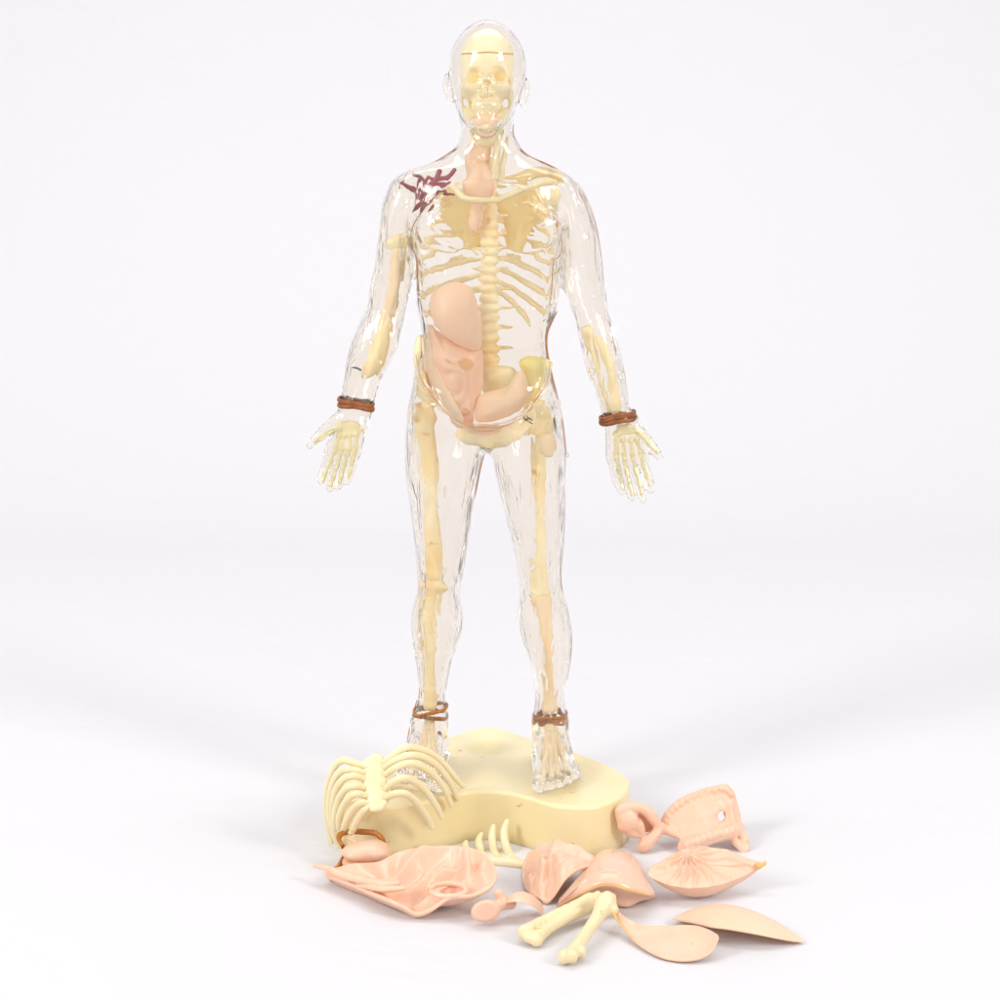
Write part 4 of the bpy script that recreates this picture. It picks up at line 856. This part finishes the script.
# smooth saddle-shaped liver
sec = []
for fx, fy, fz, cx, cy, cz, tx, ty, tz, bx, by, bz in [
    (557, 908, .1, 557, 906, .25, 558, 903, .4, 560, 899, .2), (570, 904, .1, 569, 900, .55, 573, 889, 1.1, 576, 882, .3), (585, 901, .15, 584, 893, 1.05, 587, 876, 1.6, 588, 866, .3),
    (600, 900, .2, 599, 886.5, 1.45, 601, 869, 1.95, 602, 854, .3), (614, 904, .1, 613, 886, 1.5, 616, 868, 2.0, 616, 852, .3), (627, 907, .05, 627, 890, 1.3, 630, 872, 1.75, 630, 856, .3),
    (641, 901, .2, 640, 893, 1.05, 643, 882, 1.3, 641, 866, .2), (650, 899, .2, 651, 895.5, .75, 651, 890, .9, 649, 882, .2), (655, 897, .35, 655, 896, .5, 655, 894, .6, 654, 891, .3)]:
    f, c, t, b = G(fx, fy, fz), G(cx, cy, cz), G(tx, ty, tz), G(bx, by, bz)
    sec.append([f, (f+c)/2+[0, .28*min(1, abs(c[2]-f[2])), -.02], c, (c+t)/2+[0, -.05, .22*abs(t[2]-b[2])*.5], t, (t+b)/2+[0, .12, .25*abs(t[2]-b[2])], b, (b+f)/2])
V, F = loft(sec, 8, 5)
loose('liver_piece', V, F, M['pink2'], 'smooth glossy pink liver piece arched behind the two loose limb bones', 'model organ')
mb = MB(); tube(mb, [G(558, 906, .3), G(569, 900, .6), G(584, 893, 1.1), G(599, 886.5, 1.5), G(613, 886, 1.55), G(627, 890, 1.34), G(640, 893, 1.08), G(651, 895.5, .78)], [.02, .035, .04, .045, .05, .06, .055, .03], 6, 8, .6)
o = mb.build('edge_line', M['dirtorange'], None); o.parent = bpy.data.objects['liver_piece']; o.matrix_parent_inverse.identity(); o.location = o.location-bpy.data.objects['liver_piece'].location
# limb bones
def sticks(name, chains, lumps, label, holes=()):
    A = np.array([q for ch, r in chains for q in ch]); v = Vol(A.min(0)-.9, A.max(0)+.9, .045)
    for ch, r in chains: v.chain(ch, r, .2, .95)
    for c, r in lumps: v.ell(c, r, .14)
    for c, r in holes: v.ell(c, r, .06, 'sub')
    V, Q = v.mesh(smooth=1); V = V+(.03*vnoise(V[:, 0]*3.5, V[:, 1]*3.5, V[:, 2]*3.5, 51)+.012*vnoise(V[:, 0]*9, V[:, 1]*9, V[:, 2]*9, 52))[:, None]*.8
    V[:, 2] = np.maximum(V[:, 2], .01)
    return tag(mesh_obj(name, V, Q, M['bone'], None), label, 'model bone')
sticks('forearm_bones', [([G(526, 932, .5), G(540, 923, .55), G(560, 913, .7), G(578, 905, .85), G(590, 900, 1.0)], [.33, .26, .24, .26, .34]),
                         ([G(536, 938, .4), G(549, 928, .42), G(566, 918, .5), G(582, 910, .6), G(594, 905, .75)], [.32, .25, .26, .30, .32])],
       [(G(523, 932, .55), (.24, .26, .30)), (G(529, 938, .38), (.26, .24, .26)), (G(537, 941, .34), (.25, .25, .26)), (G(597, 899, 1.1), (.26, .3, .36)), (G(594, 905, .8), (.36, .3, .3)), (G(588, 906, .7), (.3, .3, .3))],
       'loose cream pair of forearm bones joined at both ends, left of the single bone', [(G(527, 936, .55)+[0, -.3, 0], (.12, .12, .1)), (G(533, 940, .5)+[0, -.3, 0], (.1, .12, .1))])
sticks('upper_arm_bone', [([G(571, 955, .45), G(583, 938, .6), G(596, 919, .85), G(604, 907, 1.05)], [.30, .26, .28, .40]), ([G(604, 905, 1.15), G(608, 900, 1.25)], [.40, .38])],
       [(G(564, 957, .36), (.28, .3, .32)), (G(572, 956, .5), (.28, .28, .3)), (G(581, 952, .4), (.24, .26, .28)), (G(606, 901, 1.3), (.44, .4, .4)), (G(613, 910, .95), (.26, .26, .3))],
       'single loose cream bone with a knobbly foot, nearest the camera', [(G(568, 957, .5)+[0, -.3, .05], (.14, .14, .1)), (G(577, 953, .5)+[0, -.3, 0], (.1, .12, .08))])
# curved pink blade
fr = [(609, 908, .95), (613, 915, .75), (621, 926, .5), (632, 938, .3), (645, 948, .22), (660, 955.5, .2), (676, 959, .2), (690, 959, .25), (703, 956, .35), (713, 949, .6), (719, 938, 1.0)]
bk = [(609, 904, 1.0), (615, 908, .95), (624, 916.5, .85), (636, 922.5, .75), (650, 925.5, .65), (663, 926, .65), (675, 925.3, .75), (687, 924.6, .85), (698, 925.3, .95), (709, 929.5, 1.0), (718, 935, 1.05)]
V, F = archstrip([G(*p) for p in fr], [G(*p) for p in bk], [0, -.02, -.05, -.09, -.12, -.14, -.15, -.15, -.12, -.07, -.01], .11, 8)
V = V+np.array([0, 0, 1])*(.03*vnoise(V[:, 0]*.8, V[:, 1]*.8, 0*V[:, 0], 60))[:, None]
bl = loose('organ_sheet', V, F, M['pink'], 'thin curved pink sheet narrowing to the head of the single loose bone', 'model part')
mb = MB(); tube(mb, [G(612, 911, 1.0), G(616, 918, .78), G(623, 928, .52), G(634, 940, .33)], [.02, .05, .045, .02], 8, 8, .6, wob=.3)
o = mb.build('glue_residue', M['dirtorange'], None); o.parent = bl; o.location = o.location-bl.location
# thin domed shell
fr = [(672.5, 918.5, .3), (680, 919.7, .42), (690, 921.5, .6), (701, 924, .72), (712, 926.5, .8), (728, 928.5, .82), (745, 931.3, .8), (762, 934.5, .7), (778, 937.8, .5), (792, 940.5, .28), (804, 942.5, .1)]
bk = [(673, 917.8, .3), (682, 913.5, .3), (693, 909, .3), (704, 907, .3), (716, 906, .3), (731, 907, .3), (746, 910.5, .3), (761, 916, .3), (776, 922.5, .25), (790, 931, .2), (804.5, 941.5, .15)]
V, F = archstrip([G(*p) for p in fr], [G(*p) for p in bk], [.02, .1, .22, .33, .42, .48, .48, .42, .32, .18, .02], .09, 8)
V[:, 2] = np.maximum(V[:, 2], .01)
dm = loose('organ_dome', V, F, M['pinkpeach'], 'thin half-moon pink shell, lowest and rightmost of the loose pieces', 'model part')
# fan-shaped half with branching vessels
fc = G(688, 857, 1.7)
def fan(p, s):
    d = p[:, :2]-fc[:2]; r = np.linalg.norm(d, axis=1); a = np.arctan2(d[:, 1], d[:, 0]); w = a*9+vnoise(p[:, 0]*1.1, p[:, 1]*1.1, 0*a, 71)*2.6
    return .21*np.exp(-((np.sin(w))/.30)**2)*np.clip(r/.4, 0, 1)*np.clip((3.6-r)/1.5, 0, 1)+.16*np.exp(-(r/.42)**2)-.22*np.exp(-(r/.15)**2)+.03*vnoise(p[:, 0]*3, p[:, 1]*3, 0*a, 72)
O = [(648, 874, 1.35), (651, 867, 1.5), (660, 861, 1.6), (670, 855, 1.75), (680, 851, 1.9), (690, 847, 2.0), (702, 846, 2.0), (714, 848, 1.9), (728, 851, 1.8), (745, 857, 1.65), (763, 864, 1.45), (755, 870, 1.2), (743, 876, 1.05), (730, 881, .95), (715, 885.5, .9), (700, 888, .9), (685, 888, .95), (670, 885.5, 1.0), (656, 880, 1.15)]
V, F = lens([G(x, y, z) for x, y, z in O], (0, 0, 1), .1, -1.15, 2.6, relief=fan, N=240, M=70, jag=.04)
V[:, 2] = np.maximum(V[:, 2], .012)
fn = loose('organ_fan', V, F, M['pink'], 'fan-shaped pink organ half with raised branching vessels, beside the beaded frame', 'model organ')
mb = MB(); tube(mb, [G(758, 866, 1.4), G(764, 864, 1.5), G(765, 862, 1.5)], [.15, .13, .06], 4, 8, wob=.2)
o = mb.build('sprue_stub', M['dirtorange'], None); o.parent = fn; o.location = o.location-fn.location
# beaded colon frame
cf = empty('colon_frame', G(690, 850, 0), 'upright pink colon frame with a beaded rim, a round hole and a hollow knob', 'model organ')
def FP(px, py, k): return P(px, py, k)
v = Vol(P(612, 875, -7.4)*[1, 0, 1]+[0, -8.2, -.3], P(752, 782, -4)*[1, 0, 1]+[0, -2.2, .3], .055)
top = [(664, 824, -5.4), (668, 815, -5.2), (676, 806, -5.0), (687, 799, -4.8), (700, 794, -4.6), (714, 790, -4.5), (724, 788, -4.45), (730, 793, -4.5), (733, 803, -4.6), (736, 815, -4.8), (738, 827, -5.0)]
low = [(738, 828, -5.0), (733, 831, -5.9), (722, 834, -6.4), (708, 838, -6.6), (694, 843, -6.7), (684, 847, -6.7)]
panel = [(668, 822, -5.5), (676, 812, -5.2), (690, 803, -5.0), (706, 797, -4.8), (724, 793, -4.6), (731, 803, -4.75), (733, 820, -5.1), (728, 829, -5.8), (710, 834, -6.3), (694, 838, -6.5), (684, 840, -6.4), (674, 834, -6.1)]
pc = P(703, 820, -5.75)
for i in range(len(panel)):
    a, b = FP(*panel[i]), FP(*panel[(i+1) % len(panel)])
    for t in (.0, .33, .66): q = a+(b-a)*t; v.seg(q, pc, .15, .14, .16)
    v.seg(a, b, .13, .13, .06)
    for t in (.25, .5, .75): v.seg(a*(1-t)+pc*t, b*(1-t)+pc*t, .13, .13, .1)
v.ell(FP(720.5, 815, -5.1), (.24, .8, .27), .08, 'sub')
V1 = [FP(*p) for p in top]; q = catmull(V1, 6)
for i in range(0, len(q)-1): v.seg(q[i], q[i+1], .21, .21, .04)
for i in range(0, int(len(q)*.72), 3): v.ell(q[i]+[0, -.17, .0], (.15, .2, .19), .03)
q = catmull([FP(*p) for p in low], 7)
for i in range(0, len(q)-1): v.seg(q[i], q[i+1], .36, .36, .04)
for i in range(0, len(q), 3): v.ell(q[i]+[0, -.24, .16], (.23, .24, .22), .04)
v.chain([FP(736, 829, -5.4), FP(743, 838, -5.9), FP(745, 848, -6.3), FP(744, 853, -6.5)], [.26, .28, .22, .1], .2)
v.chain([FP(728, 835, -5.9), FP(737, 843, -6.3), FP(742, 852, -6.5)], [.2, .2, .1], .2)
v.chain([FP(684, 846, -6.6), FP(690, 850, -6.9), FP(700, 851, -7.1)], [.2, .22, .1], .2)
v.chain([FP(672, 832, -6.0), FP(662, 828, -6.0), FP(655, 822, -6.1), FP(648, 812, -6.1), (FP(638, 807, -6.2))], [.2, .24, .26, .28, .24], .15)
v.chain([FP(638, 807, -6.2), FP(627, 808, -6.3), FP(620, 811, -6.4), FP(622, 820, -6.5), FP(624, 830, -6.5)], [.24, .28, .24, .26, .2], .15)
v.chain([FP(624, 812, -6.4), FP(632, 818, -6.4), FP(638, 826, -6.5), FP(642, 836, -6.5)], [.24, .3, .3, .16], .1)
v.chain([FP(624, 826, -6.5), FP(632, 832, -6.5), FP(641, 836, -6.5)], [.26, .26, .16], .12)
v.ell(FP(630, 822, -6.6), (.5, .3, .5), .15)
v.chain([FP(660, 829, -6.1), FP(652, 838, -6.4), FP(645, 845, -6.6), FP(643, 847, -6.6)], [.24, .3, .32, .24], .15)
v.ell(FP(641, 820, -7.0), (.16, .75, .30), .06, 'sub'); v.ell(FP(647, 821, -5.75), (.62, .16, .62), .1)
V, Q = v.mesh(smooth=1); V = V+(.025*vnoise(V[:, 0]*3, V[:, 1]*3, V[:, 2]*3, 81))[:, None]
mesh_obj('frame_body', V, Q, M['pink'], cf)
mb = MB(); tube(mb, [FP(724, 813, -5.15), FP(726, 818, -5.25), FP(727, 824, -5.45)], [.05, .06, .04], 4, 8, wob=.2); mb.build('glue_residue', M['dirtorange'], cf)

# ------------------------------------------------------------------ light
w = bpy.data.worlds.new('World'); scene.world = w; w.use_nodes = True
w.node_tree.nodes['Background'].inputs[0].default_value = (1, .975, .94, 1); w.node_tree.nodes['Background'].inputs[1].default_value = .86
def area(name, loc, to, size, size_y, power, col=(1, 1, 1)):
    l = bpy.data.lights.new(name, 'AREA'); l.shape = 'RECTANGLE'; l.size = size; l.size_y = size_y; l.energy = power; l.color = col
    o = bpy.data.objects.new(name, l); COL.objects.link(o); o.location = Vector(loc)
    o.rotation_euler = (Vector(to)-Vector(loc)).to_track_quat('-Z', 'Y').to_euler(); return o
area('softbox', (-1.25, -1.0, 1.05), (0, 0, .2), .42, .62, 14.5, (1, .975, .945))
area('softbox', (1.25, -1.0, 1.0), (0, 0, .2), .38, .6, 11.8, (1, .975, .945))
area('softbox', (0, -.1, 2.2), (0, 0, 0), 1.6, 1.4, 1.5, (1, 1, 1))
area('softbox', (0, .3, 2.4), (0, 1.5, .9), 2.6, .8, 21, (1, 1, 1))

# ------------------------------------------------------------------ render settings
c = scene.cycles
c.max_bounces = 72; c.transmission_bounces = 64; c.diffuse_bounces = 6; c.glossy_bounces = 56; c.transparent_max_bounces = 16
c.caustics_refractive = True; c.caustics_reflective = False; c.sample_clamp_indirect = 0; c.blur_glossy = .6
c.use_denoising = True
try: c.denoiser = 'OPENIMAGEDENOISE'
except Exception: pass
scene.view_settings.view_transform = 'Standard'; scene.view_settings.look = 'None'; scene.view_settings.exposure = 0; scene.view_settings.gamma = 1
scene.render.film_transparent = False
